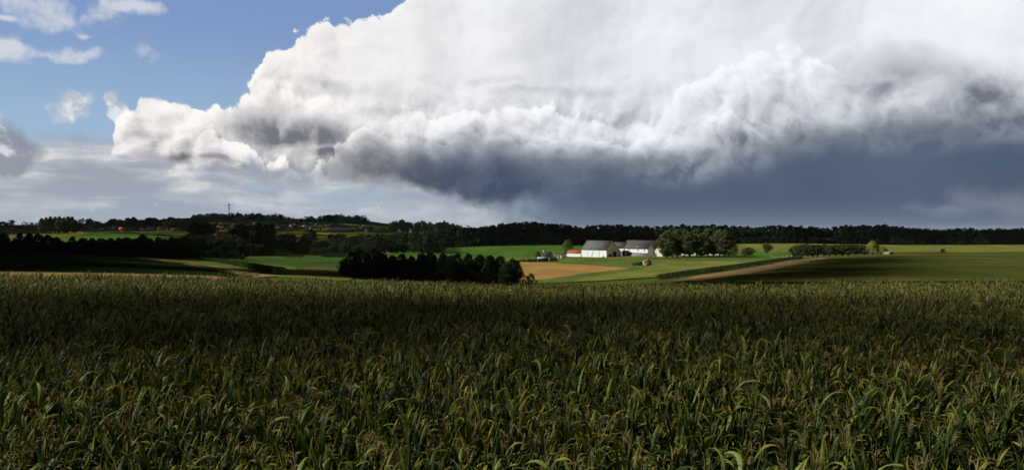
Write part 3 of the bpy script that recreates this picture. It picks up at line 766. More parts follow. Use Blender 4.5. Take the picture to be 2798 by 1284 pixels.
wood('clipped_wood', 'square block of trees on the left skyline', hill_spots((236, 280), 0, 1900, 2000, 36, 20, 22), M['leaf_hill'], 14, 240, 1.1, 'round', 0, 0.28)
wood('far_wood', 'strip of trees on the skyline between ridge wood and long wood', hill_spots((1180, 1420), 0, 1500, 2600, 120, 9, 15), M['leaf_hill'], 14, 220, 1.3, 'round', 0, 0.34)

ORD = 'first second third fourth fifth sixth seventh eighth ninth tenth eleventh twelfth thirteenth fourteenth fifteenth sixteenth seventeenth eighteenth nineteenth twentieth'.split()
ORD += ['twenty-' + o for o in ORD[:9]]
# --- hedge row of alders behind the maize
HB = 'row of dark alders behind the maize'
for i, (u, v, y) in enumerate(((1046, 692, 214), (1072, 698, 210), (1098, 694, 214), (1124, 700, 210), (1152, 692, 212), (1176, 689, 216), (1211, 692, 212), (1232, 699, 208), (1250, 692, 212), (1280, 693, 210), (1311, 696, 212), (1337, 698, 209), (1367, 700, 210), (1386, 716, 205), (1402, 708, 206))):
    alder.top(u, v, y, 'dark bushy alder behind the maize, %s from the right end of its row' % ORD[14 - i], group=HB, w=rng.uniform(4.2, 5.2))
for u in range(1060, 1400, 20):
    alder.top(u + rng.uniform(-6, 6), 716 + rng.uniform(-6, 6), 218 + rng.uniform(-3, 3), 'lower alder half hidden behind the alder row', group='lower alders behind the alder row', w=4.8)
for u, v, y, w in ((945, 722, 208, 5.0), (966, 690, 216, 6.5), (985, 684, 222, 6.0), (1004, 692, 212, 6.0), (1024, 679, 222, 4.6), (1040, 694, 216, 5), (948, 708, 214, 6), (975, 712, 205, 6), (1010, 712, 204, 6)):
    bushk.top(u, v, y, 'dark rounded willow bush at the left end of the alder row', cat='bush', group='willow bushes at the end of the alder row', w=w)
bushk.top(1450, 749, 205, 'small dark bush standing alone before the stubble field', cat='bush', w=3.2)
bushk.top(1424, 745, 206, 'low dark bush at the right foot of the alder row', cat='bush', w=3.4)
# --- tree belt on the left
GB = 'dark trees of the belt beyond the potato field'
for i, (u, v) in enumerate(((-150, 642), (-110, 648), (-60, 640), (-25, 646), (9, 638), (32, 660), (54, 637), (79, 636), (104, 639), (130, 642), (154, 648), (178, 667), (198, 647), (212, 660), (226, 650), (252, 651), (276, 651), (290, 656), (304, 651), (324, 650), (346, 648), (368, 652), (389, 641), (410, 652), (433, 649), (452, 653), (470, 648))):
    alder.top(u, v, 432 + rng.uniform(-6, 6), 'dark upright tree of the long belt, %s from the left side' % ORD[i - 4] if i > 3 else 'dark upright belt tree outside the left side', group=GB, w=rng.uniform(7, 9))
for u in range(-120, 480, 15):
    alder.top(u + rng.uniform(-5, 5), 664 + rng.uniform(-8, 6), 440 + rng.uniform(-4, 10), 'low dark tree filling the belt beyond the potato field', group='low trees filling the belt', w=9)
for u, v in ((492, 650), (512, 644), (534, 646), (556, 641), (578, 644), (600, 640), (622, 641), (640, 643), (656, 652), (500, 665), (530, 668), (560, 664), (590, 668), (620, 664), (648, 670), (662, 676)):
    broad.top(u, v, 446 + rng.uniform(-8, 8), 'dark round-headed tree massed at the right end of the belt', group='round trees at the end of the belt', w=rng.uniform(9, 12))
# --- trees of the valley on the left
VG = 'scattered dark trees of the left valley'
for u, v, y, w in ((535, 606, 1000, 22), (562, 607, 1010, 24), (548, 614, 990, 26), (576, 622, 985, 14)):
    broad.top(u, v, y, 'huge domed tree group left of the long red roof', group='domed trees left of the red roof', w=w)
for u, v, y, w in ((650, 612, 840, 14), (668, 612, 850, 16), (690, 614, 830, 18), (708, 610, 840, 13), (640, 626, 830, 14), (716, 622, 820, 14)):
    broad.top(u, v, y, 'tall dark tree beside the pale poplar in the valley', group='tall dark trees beside the pale poplar', w=w)
for u, v, y in ((728, 611, 800), (742, 609, 805)):
    poplar.top(u, v, y, 'pale green poplar catching light in the left valley', group='pale poplars in the valley', w=11)
for u, v, y, w in ((735, 657, 720, 9), (750, 654, 730, 10), (768, 656, 720, 11), (786, 660, 715, 10), (802, 664, 700, 9), (770, 640, 900, 14), (786, 638, 905, 16), (800, 641, 900, 12), (905, 640, 980, 11), (925, 638, 985, 14), (940, 640, 980, 11), (693, 676, 580, 5), (712, 678, 575, 8), (730, 676, 570, 9), (748, 684, 570, 6), (690, 670, 700, 4), (684, 690, 560, 7), (764, 690, 545, 6), (790, 692, 545, 6),
                   (818, 664, 600, 10), (836, 672, 590, 9), (852, 668, 590, 9), (870, 662, 600, 10), (884, 658, 610, 11), (900, 654, 620, 10), (915, 660, 600, 10), (930, 652, 620, 12), (948, 654, 610, 10), (962, 646, 640, 12), (980, 644, 640, 11), (1000, 654, 600, 10), (1018, 646, 640, 10), (905, 672, 570, 9), (940, 670, 570, 10), (975, 668, 575, 10), (1005, 672, 560, 9), (860, 678, 560, 8), (885, 676, 560, 8)):
    broad.top(u, v, y, 'dark bushy tree scattered in the shaded left valley', group=VG, w=w)
broad.top(848, 627, 640, 'single big dark tree standing highest in the left valley', w=14); broad.top(834, 640, 650, 'dark tree leaning on the tallest valley tree', w=12)
for u, v in ((884, 692), (900, 690), (918, 692), (935, 690), (958, 684), (800, 695), (780, 697), (820, 694)):
    bushk.top(u, v, 520, 'yellowish scrub bush along the foot of the valley trees', cat='bush', group='yellowish scrub in the valley', w=6)
for u, v in ((1147, 645), (1169, 638), (1212, 658)):
    conek.top(u, v, 655, 'narrow pointed tree before the valley wood', group='narrow pointed trees', w=7)
# --- skyline trees
for i, (u, v) in enumerate(((114, 596), (126, 594), (138, 591), (150, 592), (162, 591), (174, 594), (186, 591), (197, 592), (206, 600), (120, 604), (180, 604))):
    poplar.top(u, v, 1330 + rng.uniform(-20, 20), 'olive poplar of the left skyline group, %s' % (ORD[i] + ' from its left' if i < 9 else ('lower one at its left' if i == 9 else 'lower one at its right')), group='olive poplars on the left skyline', w=14)
for u, v, w in ((892, 588, 12), (898, 586, 14), (904, 587, 14), (886, 594, 10), (910, 592, 12)):
    poplar.top(u, v, 2500, 'airy tall tree on the skyline left of the thin pole', group='airy skyline trees', w=w * 1.2)
for u, v, w in ((838, 592, 24), (850, 591, 26), (858, 594, 18), (871, 594, 14), (823, 596, 9), (800, 594, 10), (790, 592, 10), (215, 600, 12), (225, 598, 12), (30, 602, 20), (5, 604, 20), (212, 612, 16), (458, 604, 18), (470, 600, 20), (500, 596, 20)):
    hillk.top(u, v, 2450 if u > 780 else 1700, 'rounded dark tree standing out on the skyline', group='rounded skyline trees', w=w)
for u, v, y, w in ((2506, 622, 900, 7), (2528, 624, 905, 9)):
    conek.top(u, v - 1, y, 'pointed conifer rising over the wood at the right', group='conifers over the wood', w=w * 0.8)

def thicket(name, label, u0, u1, y, h, depth, n, mat, size):
    """low growth between the stems, one mass"""
    u = rng.uniform(u0, u1, n); yy = y + rng.uniform(-depth, depth, n); x = (u - U0) / F * yy
    C = np.stack([x, yy, ground(x, yy) + h * rng.uniform(0, 1, n) ** 0.8 * (0.75 + 0.25 * np.sin(x * 0.6) * np.sin(x * 0.23 + 1))], 1)
    o = obj(name, mesh_np(name, *cards(C, size * rng.uniform(0.6, 1.4, n), rng.normal(0, 1, (n, 3))), mat)); tag(o, label, kind='stuff')
thicket('belt_undergrowth', 'dark undergrowth filling the tree belt', -200, 668, 436, 6.5, 5, 26000, M['leaf_dark'], 0.36)
thicket('alder_undergrowth', 'dark undergrowth filling the alder row', 932, 1412, 210, 4.6, 3.5, 24000, M['leaf_dark'], 0.2)
# ------------------------------------------------------------------ buildings
M['white'] = mat_plain('whitewashed_wall', (0.83, 0.84, 0.84), (0.90, 0.90, 0.90), 0.35, 0.9, 0.1, 0.01, True)
M['cream'] = mat_plain('weathered_limewash', (0.62, 0.58, 0.48), (0.80, 0.77, 0.68), 0.4, 0.9, 0.1, 0.01, True)
M['plain_grey'] = mat_plain('plain_grey_wall', (0.26, 0.27, 0.27), (0.34, 0.34, 0.33), 0.6, 0.9, 0.1, 0.01, True)
M['tar'] = mat_plain('tarred_board', (0.015, 0.016, 0.018), (0.03, 0.03, 0.032), 0.8)
M['timber'] = mat_plain('larch_planks', lin(186, 150, 118), lin(164, 128, 98), 1.2, 0.85, 0.1, 0.01, True)
M['post'] = mat_plain('weathered_post', lin(150, 138, 120), lin(120, 110, 96), 3.0, 0.9, 0.1)
M['blue_door'] = mat_plain('blue_green_paint', lin(38, 66, 82), lin(30, 54, 70), 0.8, 0.6, 0.3)
M['green_door'] = mat_plain('green_paint', lin(40, 104, 92), lin(34, 90, 80), 0.8, 0.6, 0.3)
M['glass'] = mat_plain('dark_glass', (0.02, 0.025, 0.03), (0.03, 0.035, 0.04), 0.8, 0.12, 0.6)
M['brick'] = mat_plain('red_brick', lin(150, 92, 70), lin(172, 112, 86), 0.9, 0.9, 0.1)
M['house_brick'] = mat_plain('brown_brick', lin(120, 92, 78), lin(142, 112, 96), 0.9, 0.9, 0.1)
M['house_pale'] = mat_plain('pale_render', lin(178, 172, 164), lin(200, 196, 190), 0.5, 0.9, 0.1)
M['red_tile'] = mat_plain('red_tiles', lin(164, 96, 70), lin(140, 80, 60), 0.9, 0.85, 0.15, 0.02)
M['orange_tile'] = mat_plain('orange_tiles', lin(232, 122, 66), lin(214, 104, 56), 0.9, 0.8, 0.15)
M['slate'] = mat_plain('slate', lin(66, 68, 74), lin(86, 86, 90), 0.9, 0.7, 0.2)
M['dark_slate'] = mat_plain('dark_slate', lin(44, 48, 56), lin(58, 62, 68), 0.9, 0.7, 0.2)
M['old_tile'] = mat_plain('old_brown_tiles', lin(78, 72, 68), lin(100, 92, 84), 1.2, 0.9, 0.1, 0.02)
M['brown_tile'] = mat_plain('brown_tiles', lin(92, 74, 66), lin(110, 92, 82), 0.9, 0.9, 0.1)
M['tick'] = mat_plain('green_paint_mark', lin(84, 186, 66), lin(92, 196, 74), 0.8, 0.7, 0.1)
M['skylight'] = mat_plain('blue_roof_sheet', lin(60, 84, 190), lin(74, 98, 206), 0.8, 0.5, 0.3)
M['steel'] = mat_plain('galvanised_steel', lin(150, 154, 160), lin(128, 132, 138), 1.5, 0.5, 0.4)
M['logs'] = mat_plain('split_logs', lin(232, 184, 124), lin(206, 156, 100), 3.0, 0.9, 0.1)
M['rubber'] = mat_plain('black_rubber', (0.02, 0.02, 0.02), (0.03, 0.03, 0.03), 2.0)
M['car_dark'] = mat_plain('dark_car_paint', (0.02, 0.022, 0.026), (0.025, 0.027, 0.03), 1.0, 0.25, 0.5)
M['car_silver'] = mat_plain('silver_car_paint', (0.42, 0.44, 0.46), (0.46, 0.47, 0.49), 1.0, 0.3, 0.5)
def mat_corrugated(name, c1, c2, pitch):
    m = new_mat(name); p = opos(); x, y, z = sep(p)
    st = noise(xyz(x * (1.0 / pitch), y * 0.02, 0.0), 1.0, 2.0, 0.6, dim='2D')
    n = noise(p, 0.5, 5.0, 0.6)
    col = mixc(c4(c1), c4(c2), sstep(st * 0.75 + n * 0.25, 0.40, 0.62))
    wv = math_n('SINE', x * (6.283 / 0.35))
    finish(principled(col, 0.8, 0.2, wv, 0.03)); return m
M['corrugated'] = mat_corrugated('corrugated_sheet', lin(70, 78, 76), lin(112, 118, 112), 1.1)

def roof_slab(L0, L1, y0, z0, y1, z1, th=0.22):
    """slab between an eave line and a ridge line running along x"""
    n = np.array([0, -(z1 - z0), (y1 - y0)], float); n /= np.linalg.norm(n)
    if n[2] < 0: n = -n
    a = np.array([(L0[0], y0, z0), (L0[1], y0, z0), (L1[1], y1, z1), (L1[0], y1, z1)], float)
    return np.concatenate([a, a + n * th]), BOXF
def building(name, label, loc, rz, L, W, he, hr, wm, rm, ridge=None, he2=None, cat='building', over=0.35, hip=(0, 0), group=None, base=2.0):
    """walls with gables under a pitched roof; x along the ridge, front at y=0"""
    root = thing(name, label, cat, loc, rz, group)
    yr = W / 2 if ridge is None else ridge; he2 = he if he2 is None else he2
    sec = [(0, -base), (W, -base), (W, he2), (yr, hr), (0, he)]
    hp = [max(0.0, h) for h in hip]
    V = []
    for xi in (0.0, L):
        for (y, z) in sec: V.append((xi, y, z))
    V = np.array(V)
    if hp[0] > 0: V[3, 0] = hp[0]
    if hp[1] > 0: V[8, 0] = L - hp[1]
    Fc = [(0, 4, 3, 2, 1), (5, 6, 7, 8, 9), (0, 5, 9, 4), (1, 2, 7, 6), (4, 9, 8, 3), (3, 8, 7, 2)]
    obj('wall', mesh_py('wall', V, Fc, wm), root)
    s1 = (hr - he) / yr; s2 = (hr - he2) / (W - yr); e = 0.03
    ov0, ov1 = (-over if hp[0] <= 0 else -over), (L + over)
    p1 = roof_slab((-over, L + over), (hp[0] - (0 if hp[0] else over), L - hp[1] + (0 if hp[1] else over)), -over, he - over * s1 + e, yr, hr + e)
    p2 = roof_slab((-over, L + over), (hp[0] - (0 if hp[0] else over), L - hp[1] + (0 if hp[1] else over)), W + over, he2 - over * s2 + e, yr, hr + e)
    parts = [p1, p2]
    def hipq(x0, xr):
        d = 1 if xr > x0 else -1
        a = np.array([(x0 - d * over, -over, he - over * s1 + e), (x0 - d * over, W + over, he2 - over * s2 + e), (xr, yr + 0.01, hr + e), (xr, yr - 0.01, hr + e)], float)
        n = np.array([-d * 0.7, 0, 0.7]) * 0.2
        return np.concatenate([a, a + n]), BOXF
    if hp[0] > 0: parts.append(hipq(0.0, hp[0]))
    if hp[1] > 0: parts.append(hipq(L, L - hp[1]))
    rf = obj('roof', mesh_np('roof', *join(parts), rm), root)
    return root, rf
def bx(name, parent, mat, *b):
    return obj(name, mesh_np(name, *box(*b), mat), parent)

RZ = R(-45)
BC = at(1657, 570); BC.z += 0.1
def loc_of(x, y):                                        # farm-local to world, foot on the ground
    X, Y = BC.x + 0.7071 * x + 0.7071 * y, BC.y - 0.7071 * x + 0.7071 * y
    return Vector((X, Y, gz(X, Y)))
# big barn: origin at the left end of its lit front
b0 = loc_of(-25, 0); b0.z = min(b0.z, BC.z)
barn, brf = building('barn', 'big white barn with grey sheet roof and a green tick on its wall', b0, RZ, 25, 19.4, 6.4, 13.3, M['white'], M['corrugated'], ridge=7.6, he2=3.6)
tk = np.array([(0, 1.9), (0.55, 2.35), (1.35, 1.25), (3.0, 5.55), (3.75, 5.45), (1.6, 0.0), (0.95, 0.25)]) * 0.82
V = [(x, 0.0, z) for x, z in tk] + [(x, -0.04, z) for x, z in tk]
n = len(tk); Fc = [list(range(n, 2 * n)), list(range(n - 1, -1, -1))] + [(i, (i + 1) % n, n + (i + 1) % n, n + i) for i in range(n)]
t = obj('tick_mark', mesh_py('tick_mark', V, Fc, M['tick']), barn, (9.6, -0.003, 0.75)); tag(t, 'big green tick painted on the white barn wall')
for x in (6.3, 17.8): bx('drain_pipe', barn, M['steel'], x, x + 0.14, -0.14, -0.003, 0.2, 6.3)
for x, y, w in ((8.4, 5.9, 1.1), (20.2, 3.4, 1.2), (21.0, 4.6, 0.7), (13.5, 4.0, 0.5)):
    z0 = 6.4 + (y / 7.6) * 6.9
    p = roof_slab((x, x + w), (x, x + w), y, z0 + 0.27, y + 0.9, z0 + 0.27 + 0.9 * 6.9 / 7.6, 0.03)
    obj('skylight', mesh_np('skylight', *p, M['skylight']), brf)
d = bx('barn_door', barn, M['blue_door'], 25.003, 25.09, 2.9, 6.6, 0.0, 2.7); bx('door_frame', d, M['plain_grey'], 25.003, 25.12, 2.6, 6.9, 2.72, 2.95)
d = bx('barn_door', barn, M['tar'], 25.003, 25.10, 8.6, 12.6, 0.2, 4.6); bx('door_frame', d, M['plain_grey'], 25.003, 25.14, 8.2, 13.0, 4.62, 4.85)
w = bx('window', barn, M['glass'], 25.003, 25.06, 16.3, 17.2, 1.5, 2.4); bx('sill', w, M['plain_grey'], 25.003, 25.12, 16.2, 17.3, 1.36, 1.48)
# red roofed annex on the left
a, arf = building('annex', 'low white annex with red tiled roof left of the big barn', loc_of(-43.2, 0.8), RZ, 17.8, 6.5, 3.4, 5.7, M['white'], M['red_tile'], hip=(3.2, 0))
for x in (4.5, 7.3, 10.0, 12.8): bx('window', a, M['plain_grey'], x, x + 0.35, -0.05, -0.003, 1.5, 2.0)
d = bx('door', a, M['tar'], 16.6, 17.5, -0.06, -0.003, 0.0, 2.3)
# cottage behind the annex
c, crf = building('house', 'small grey roofed house with brick chimney peeping over the annex', loc_of(-33, 17), RZ, 9, 7, 3.6, 6.6, M['white'], M['slate'])
bx('chimney', crf, M['brick'], 0.2, 1.2, 3.0, 4.0, 5.6, 8.2)
# sheds between barn and long building
building('linked_shed', 'grey sheet roofed shed between the barn and the stable', loc_of(-34, 35.4), RZ, 23.9, 8.4, 6.9, 11.4, M['white'], M['corrugated'])
# long building
lb, lrf = building('stable', 'long white stable with brown tiled roof and four small windows', loc_of(-10, 35.4), RZ, 24, 8.4, 6.6, 10.3, M['white'], M['old_tile'])
for x in (1.0, 5.2, 14.2, 20.6):
    w = bx('window', lb, M['glass'], x, x + 0.75, -0.04, -0.003, 4.4, 5.9); bx('sill', w, M['plain_grey'], x - 0.1, x + 0.85, -0.09, -0.003, 4.28, 4.39)
bx('chimney', lrf, M['white'], 13.2, 13.9, 0.6, 1.3, 6.9, 8.0)
pl = bx('plinth', lb, M['plain_grey'], -8.0, 24.05, -0.9, -0.01, -2.0, 2.75); bx('coping', pl, M['tar'], -8.1, 24.2, -1.1, -0.012, 2.76, 3.05)  # lower wall set forward, plain grey under a black ledge
pc = obj('porch', mesh_np('porch', *join([box(1.2, 1.7, -3.2, -0.95, -1, 4.3), box(6.0, 6.5, -3.2, -0.95, -1, 4.3), box(1.7, 6.0, -1.4, -0.95, -1, 4.3)]), M['tar']), lb)
bx('porch_roof', pc, M['tar'], 0.6, 7.1, -3.8, -0.95, 4.32, 4.75)
bx('window', pc, M['house_pale'], 2.2, 4.2, -1.46, -1.41, 1.8, 3.4)
# rear range, its ridge above the stable
rr, rrf = building('rear_barn', 'tall rear barn whose dark tiled roof rises over the stable', loc_of(-17.6, 46), RZ, 30, 12, 7.0, 12.8, M['brick'], M['slate'])
bx('ridge_tiles', rrf, M['red_tile'], 29.0, 30.4, 5.6, 6.4, 12.8, 13.3)
# gatehouse with green door
gh, _ = building('gatehouse', 'weathered cream gabled house with green door beside the first poplar', loc_of(26.6, 37.9), RZ + R(90), 8, 7.2, 5.6, 8.2, M['cream'], M['old_tile'])
gh.location = loc_of(26.6, 37.4); 
bx('door', gh, M['green_door'], -0.07, -0.003, 5.6, 6.9, 0.0, 3.0)
# farmhouse behind the poplars
p0 = at(1862, 598)
fh, _ = building('farmhouse', 'white farmhouse half hidden behind the poplar grove', (p0.x, p0.y, p0.z), R(-20), 34, 8, 4.6, 8.4, M['white'], M['old_tile'])
for x in (4, 9, 14, 20, 26, 30): w = bx('window', fh, M['glass'], x, x + 1.0, -0.05, -0.003, 1.5, 3.0); bx('sill', w, M['plain_grey'], x - 0.1, x + 1.1, -0.12, -0.003, 1.36, 1.48)
# cottage by the drive
p0 = at(1482, 556)
ct, ctr = building('cottage', 'tiny cottage with white gable and dark roof behind the log shelter', (p0.x, p0.y + 1.5, p0.z), R(-22), 6.2, 4.6, 3.0, 5.6, M['white'], M['dark_slate'])
bx('chimney', ctr, M['white'], -0.1, 0.6, 1.9, 2.7, 4.9, 6.6)
for x in (1.6, 4.4): bx('skylight', ctr, M['steel'], x, x + 0.5, 0.95, 1.35, 4.32, 4.60)
# open log shelter
p0 = at(1468.5, 500)
sh = thing('log_shelter', 'open fronted log shelter with grey roof among clipped hedges', 'shelter', (p0.x, p0.y, p0.z), R(-4))
bx('back_wall', sh, M['tar'], 0, 7.4, 2.5, 2.65, -0.5, 2.6)
for x in (0.0, 7.25): bx('side_wall', sh, M['post'], x, x + 0.15, 0, 2.49, -0.5, 2.5)
for x in (0.16, 3.6, 7.08): bx('post', sh, M['timber'], x, x + 0.16, 0.0, 0.16, -0.5, 2.3)
obj('roof', mesh_np('roof', *join([roof_slab((-0.3, 7.7), (-0.3, 7.7), -0.4, 2.35, 1.3, 3.5, 0.15), roof_slab((-0.3, 7.7), (-0.3, 7.7), 3.0, 2.35, 1.3, 3.5, 0.15)]), M['steel']), sh)
for k in range(12):                                      # heaps of split logs
    x = 0.45 + k * 0.56 + (0.15 if k > 5 else 0); r = rng.uniform(0.24, 0.36)
    IV, IF = ico(1)
    lg = obj('log_heap', mesh_np('log_heap', IV * np.array([r, 0.5, r * rng.uniform(1.2, 2.0)]), IF, M['logs']), None, (p0.x + x, p0.y + 0.8, p0.z + 0.45))
    tag(lg, 'pale heap of split logs inside the open log shelter', 'log heap', 'log heaps in the shelter')
# white hut
p0 = at(1532, 566)
ht = thing('garden_hut', 'white flat roofed hut with blue door left of the willow', 'hut', p0, R(-8))
bx('wall', ht, M['white'], 0, 2.9, 0, 2.4, -0.5, 2.3); bx('roof', ht, M['tar'], -0.12, 3.02, -0.12, 2.5, 2.31, 2.5)
bx('door', ht, M['blue_door'], 2.0, 2.6, -0.05, -0.003, 0, 2.0)
for x in (0.55, 1.25): bx('window', ht, M['glass'], x, x + 0.35, -0.05, -0.003, 0.4, 1.9)
# wooden field shelter
p0 = at(1760, hit(1768, 727, 230)[1])
ws = thing('field_shelter', 'wooden plank field shelter with tilted roof beside brambles', 'shelter', p0, R(6))
k = p0.y / F
Wd, Hl, Hr_, Hp = 21 * k, 12 * k, 12.5 * k, 18 * k
for i in range(7):                                       # planks of the front
    z0, z1 = i * Hl / 7, (i + 1) * Hl / 7 - 0.03
    bx('plank', ws, M['timber'], 0, Wd, -0.04, 0.0, z0, z1)
bx('wall', ws, M['timber'], 0.02, Wd - 0.02, 0.004, 3.0, -0.5, Hl)
V = [(0, -0.02, Hl + 0.01), (Wd, -0.02, Hl + 0.01), (Wd * 0.66, -0.02, Hp), (0, 3.0, Hl + 0.01), (Wd, 3.0, Hl + 0.01), (Wd * 0.66, 3.0, Hp)]
obj('gable', mesh_py('gable', V, [(0, 1, 2), (5, 4, 3), (0, 3, 4, 1)], M['timber']), ws)
def slabx(x0, z0, x1, z1):
    a = np.array([(x0, -0.3, z0), (x1, -0.3, z1), (x1, 3.3, z1), (x0, 3.3, z0)], float); return np.concatenate([a, a + np.array([0, 0, 0.10])]), BOXF
obj('roof', mesh_np('roof', *join([slabx(-0.3, Hl - 0.12, Wd * 0.66, Hp + 0.02), slabx(Wd * 0.66 + 0.003, Hp + 0.02, Wd + 0.25, Hl - 0.1)]), M['steel']), ws)
bx('opening_shade_panel', ws, M['tar'], Wd * 0.3, Wd * 0.8, -0.06, -0.042, 0.05, Hl * 0.45)  # dark panel on the planks, painting the shade inside an entrance
# arched hut on the brow
p0 = at(2436, 366)
V, Fc = [], []
for i in range(9):
    a = math.pi * i / 8
    for y in (0, 3.2): V.append((-2.0 * math.cos(a), y, 1.35 * math.sin(a)))
for i in range(8): Fc.append((2 * i, 2 * i + 1, 2 * i + 3, 2 * i + 2))
ah = thing('arched_hut', 'pale round topped animal hut right of the yellow willow', 'hut', (p0.x, p0.y, p0.z), R(25))
obj('shell', mesh_py('shell', V, Fc, M['post'], True), ah)
obj('end_wall', mesh_py('end_wall', V, [list(range(0, 18, 2)), list(range(17, 0, -2))], M['brick']), ah)
# sand heap in the yard
def heap(name, label, cat, u, y, r, h, mat):
    n = 14; V = [(0, 0, h)]; Fc = []
    for ring, (q, zz) in enumerate(((0.35, 0.82), (0.7, 0.36), (1.0, -0.1))):
        for i in range(n):
            a = 2 * math.pi * i / n; V.append((math.cos(a) * r * q * rng.uniform(0.85, 1.15), math.sin(a) * r * q * rng.uniform(0.85, 1.15), zz * h * rng.uniform(0.85, 1.1)))
    for i in range(n): Fc.append((0, 1 + i, 1 + (i + 1) % n))
    for k in range(2):
        for i in range(n): Fc.append((1 + k * n + i, 1 + (k + 1) * n + i, 1 + (k + 1) * n + (i + 1) % n, 1 + k * n + (i + 1) % n))
    o = obj(name, mesh_py(name, V, Fc, mat, True), None, at(u, y)); tag(o, label, cat)
heap('sand_heap', 'pale sand heap in front of the gatehouse', 'heap', 1788, 566, 2.4, 1.2, M['path'])

# cars by the drive
def car(name, label, u, y, rz, paint, van=False):
    p = at(u, y); c = thing(name, label, 'car', p, rz)
    L, W = 4.2, 1.75
    prof = [(0, 0.35), (0, 0.85), (0.25, 0.95), (1.05, 1.0), (1.65, 1.45), (3.1, 1.5), (3.9, 1.05), (4.2, 0.95), (4.2, 0.35)]
    if van: prof = [(0, 0.35), (0, 1.0), (0.2, 1.1), (0.95, 1.2), (1.5, 1.85), (3.9, 1.9), (4.2, 1.3), (4.2, 0.35)]
    n = len(prof)
    V = [(x, 0.0, z) for x, z in prof] + [(x, W, z) for x, z in prof]
    for i, (x, z) in enumerate(prof):
        if z > 1.2: V[i] = (x, 0.16, z); V[n + i] = (x, W - 0.16, z)
    Fc = [list(range(n - 1, -1, -1)), list(range(n, 2 * n))] + [(i, (i + 1) % n, n + (i + 1) % n, n + i) for i in range(n)]
    obj('body', mesh_py('body', V, [f if len(f) > 4 else (f[3], f[2], f[1], f[0]) for f in Fc], paint), c)
    ztop = 1.75 if van else 1.4
    ws_ = [(1.12, 0.14, 1.08), (1.12, W - 0.14, 1.08), (1.58, W - 0.24, ztop - 0.03), (1.58, 0.24, ztop - 0.03)] if not van else [(1.02, 0.14, 1.29), (1.02, W - 0.14, 1.29), (1.44, W - 0.24, 1.78), (1.44, 0.24, 1.78)]
    obj('windscreen', mesh_py('windscreen', [(x - 0.04, y, z + 0.02) for x, y, z in ws_], [(0, 3, 2, 1)], M['glass']), c)
    for y, s in ((-0.0, -1), (W, 1)):
        zz = (1.0, 1.36) if not van else (1.2, 1.7)
        q = [(1.5, y + (0.03 if s < 0 else -0.03) + s * 0.04, zz[0]), (3.4, y + (0.03 if s < 0 else -0.03) + s * 0.04, zz[0]), (3.0, y - s * 0.12, zz[1]), (1.8, y - s * 0.12, zz[1])]
        obj('side_window', mesh_py('side_window', q, [(0, 1, 2, 3)], M['glass']), c)
    for x in (0.8, 3.4):
        for y in (-0.02, W - 0.18):
            a = [2 * math.pi * i / 12 for i in range(12)]
            V = [(x + 0.32 * math.cos(t), y, 0.32 + 0.32 * math.sin(t)) for t in a] + [(x + 0.32 * math.cos(t), y + 0.2, 0.32 + 0.32 * math.sin(t)) for t in a]
            obj('wheel', mesh_py('wheel', V, [list(range(12)), list(range(23, 11, -1))] + [(i, 12 + i, 12 + (i + 1) % 12, (i + 1) % 12) for i in range(12)], M['rubber']), c)
    for y in (0.18, W - 0.42): bx('headlight', c, M['house_pale'], -0.03, 0.02, y, y + 0.24, 0.66, 0.82)
car('parked_car', 'dark parked car right of the tiny cottage', 1516, 556, R(70), M['car_dark'])
car('parked_van', 'silver parked van beside the white hut', 1527, 560, R(70), M['car_silver'], True)

# ------------------------------------------------------------------ village on the hill
def house(label, group, u, v, y0, w, d, he, hr, wm, rm, rz, name='house', chim=True, cat='house'):
    x, y = hit(u, v, y0)
    root, rf = building(name, label, (x, y, gz(x, y)), rz, w, d, he, hr, wm, rm, cat=cat, group=group, over=0.25, base=3.0)
    if chim: bx('chimney', rf, M['brick'], w * 0.7, w * 0.7 + 0.9, d / 2 - 0.45, d / 2 + 0.45, hr - 0.5, hr + 1.2)
    return root
walls = [M['house_brick'], M['house_pale'], M['house_brick'], M['house_pale'], M['white'], M['house_pale']]
roofs = [M['slate'], M['brown_tile'], M['old_tile'], M['dark_slate'], M['brown_tile']]
WN = {id(M['house_brick']): 'brown brick', id(M['house_pale']): 'pale rendered', id(M['brick']): 'red brick', id(M['white']): 'white walled'}
RN = {id(M['slate']): 'grey', id(M['brown_tile']): 'brown', id(M['old_tile']): 'weathered', id(M['dark_slate']): 'dark'}
def scatter(n, box_, y0, where):
    k = 0; used = []
    while k < n:
        u = rng.uniform(box_[0], box_[1]); f = (u - box_[0]) / (box_[1] - box_[0])
        v = rng.uniform(box_[2] + f * (box_[4] - box_[2]), box_[3] + f * (box_[5] - box_[3]))
        if any(abs(u - a) < 6 and abs(v - b) < 2.2 for a, b in used):
            if rng.uniform() < 0.9: continue
        used.append((u, v)); wm = walls[rng.integers(len(walls))]; rm = roofs[rng.integers(len(roofs))]
        house('%s house with %s roof among trees %s' % (WN[id(wm)], RN[id(rm)], where), 'houses ' + where, u, v, y0, rng.uniform(8, 14), rng.uniform(7, 9), rng.uniform(3, 5.4), rng.uniform(7.2, 9.2), wm, rm, rng.choice([R(-8), R(75), R(100), R(-35), R(20)]))
        k += 1
scatter(24, (262, 520, 622, 631, 624, 634), 1150, 'at the village foot on the left')
scatter(26, (585, 720, 612, 632, 612, 634), 1300, 'below the wooded hill with the mast')
scatter(34, (745, 905, 608, 628, 612, 630), 1300, 'on the middle of the village hill')
scatter(16, (960, 1060, 618, 632, 624, 634), 1300, 'right of the terraced row')
scatter(22, (1060, 1250, 625, 634, 628, 638), 1250, 'above the valley wood')
scatter(6, (600, 700, 596, 601, 596, 604), 2200, 'high on the wooded hill')
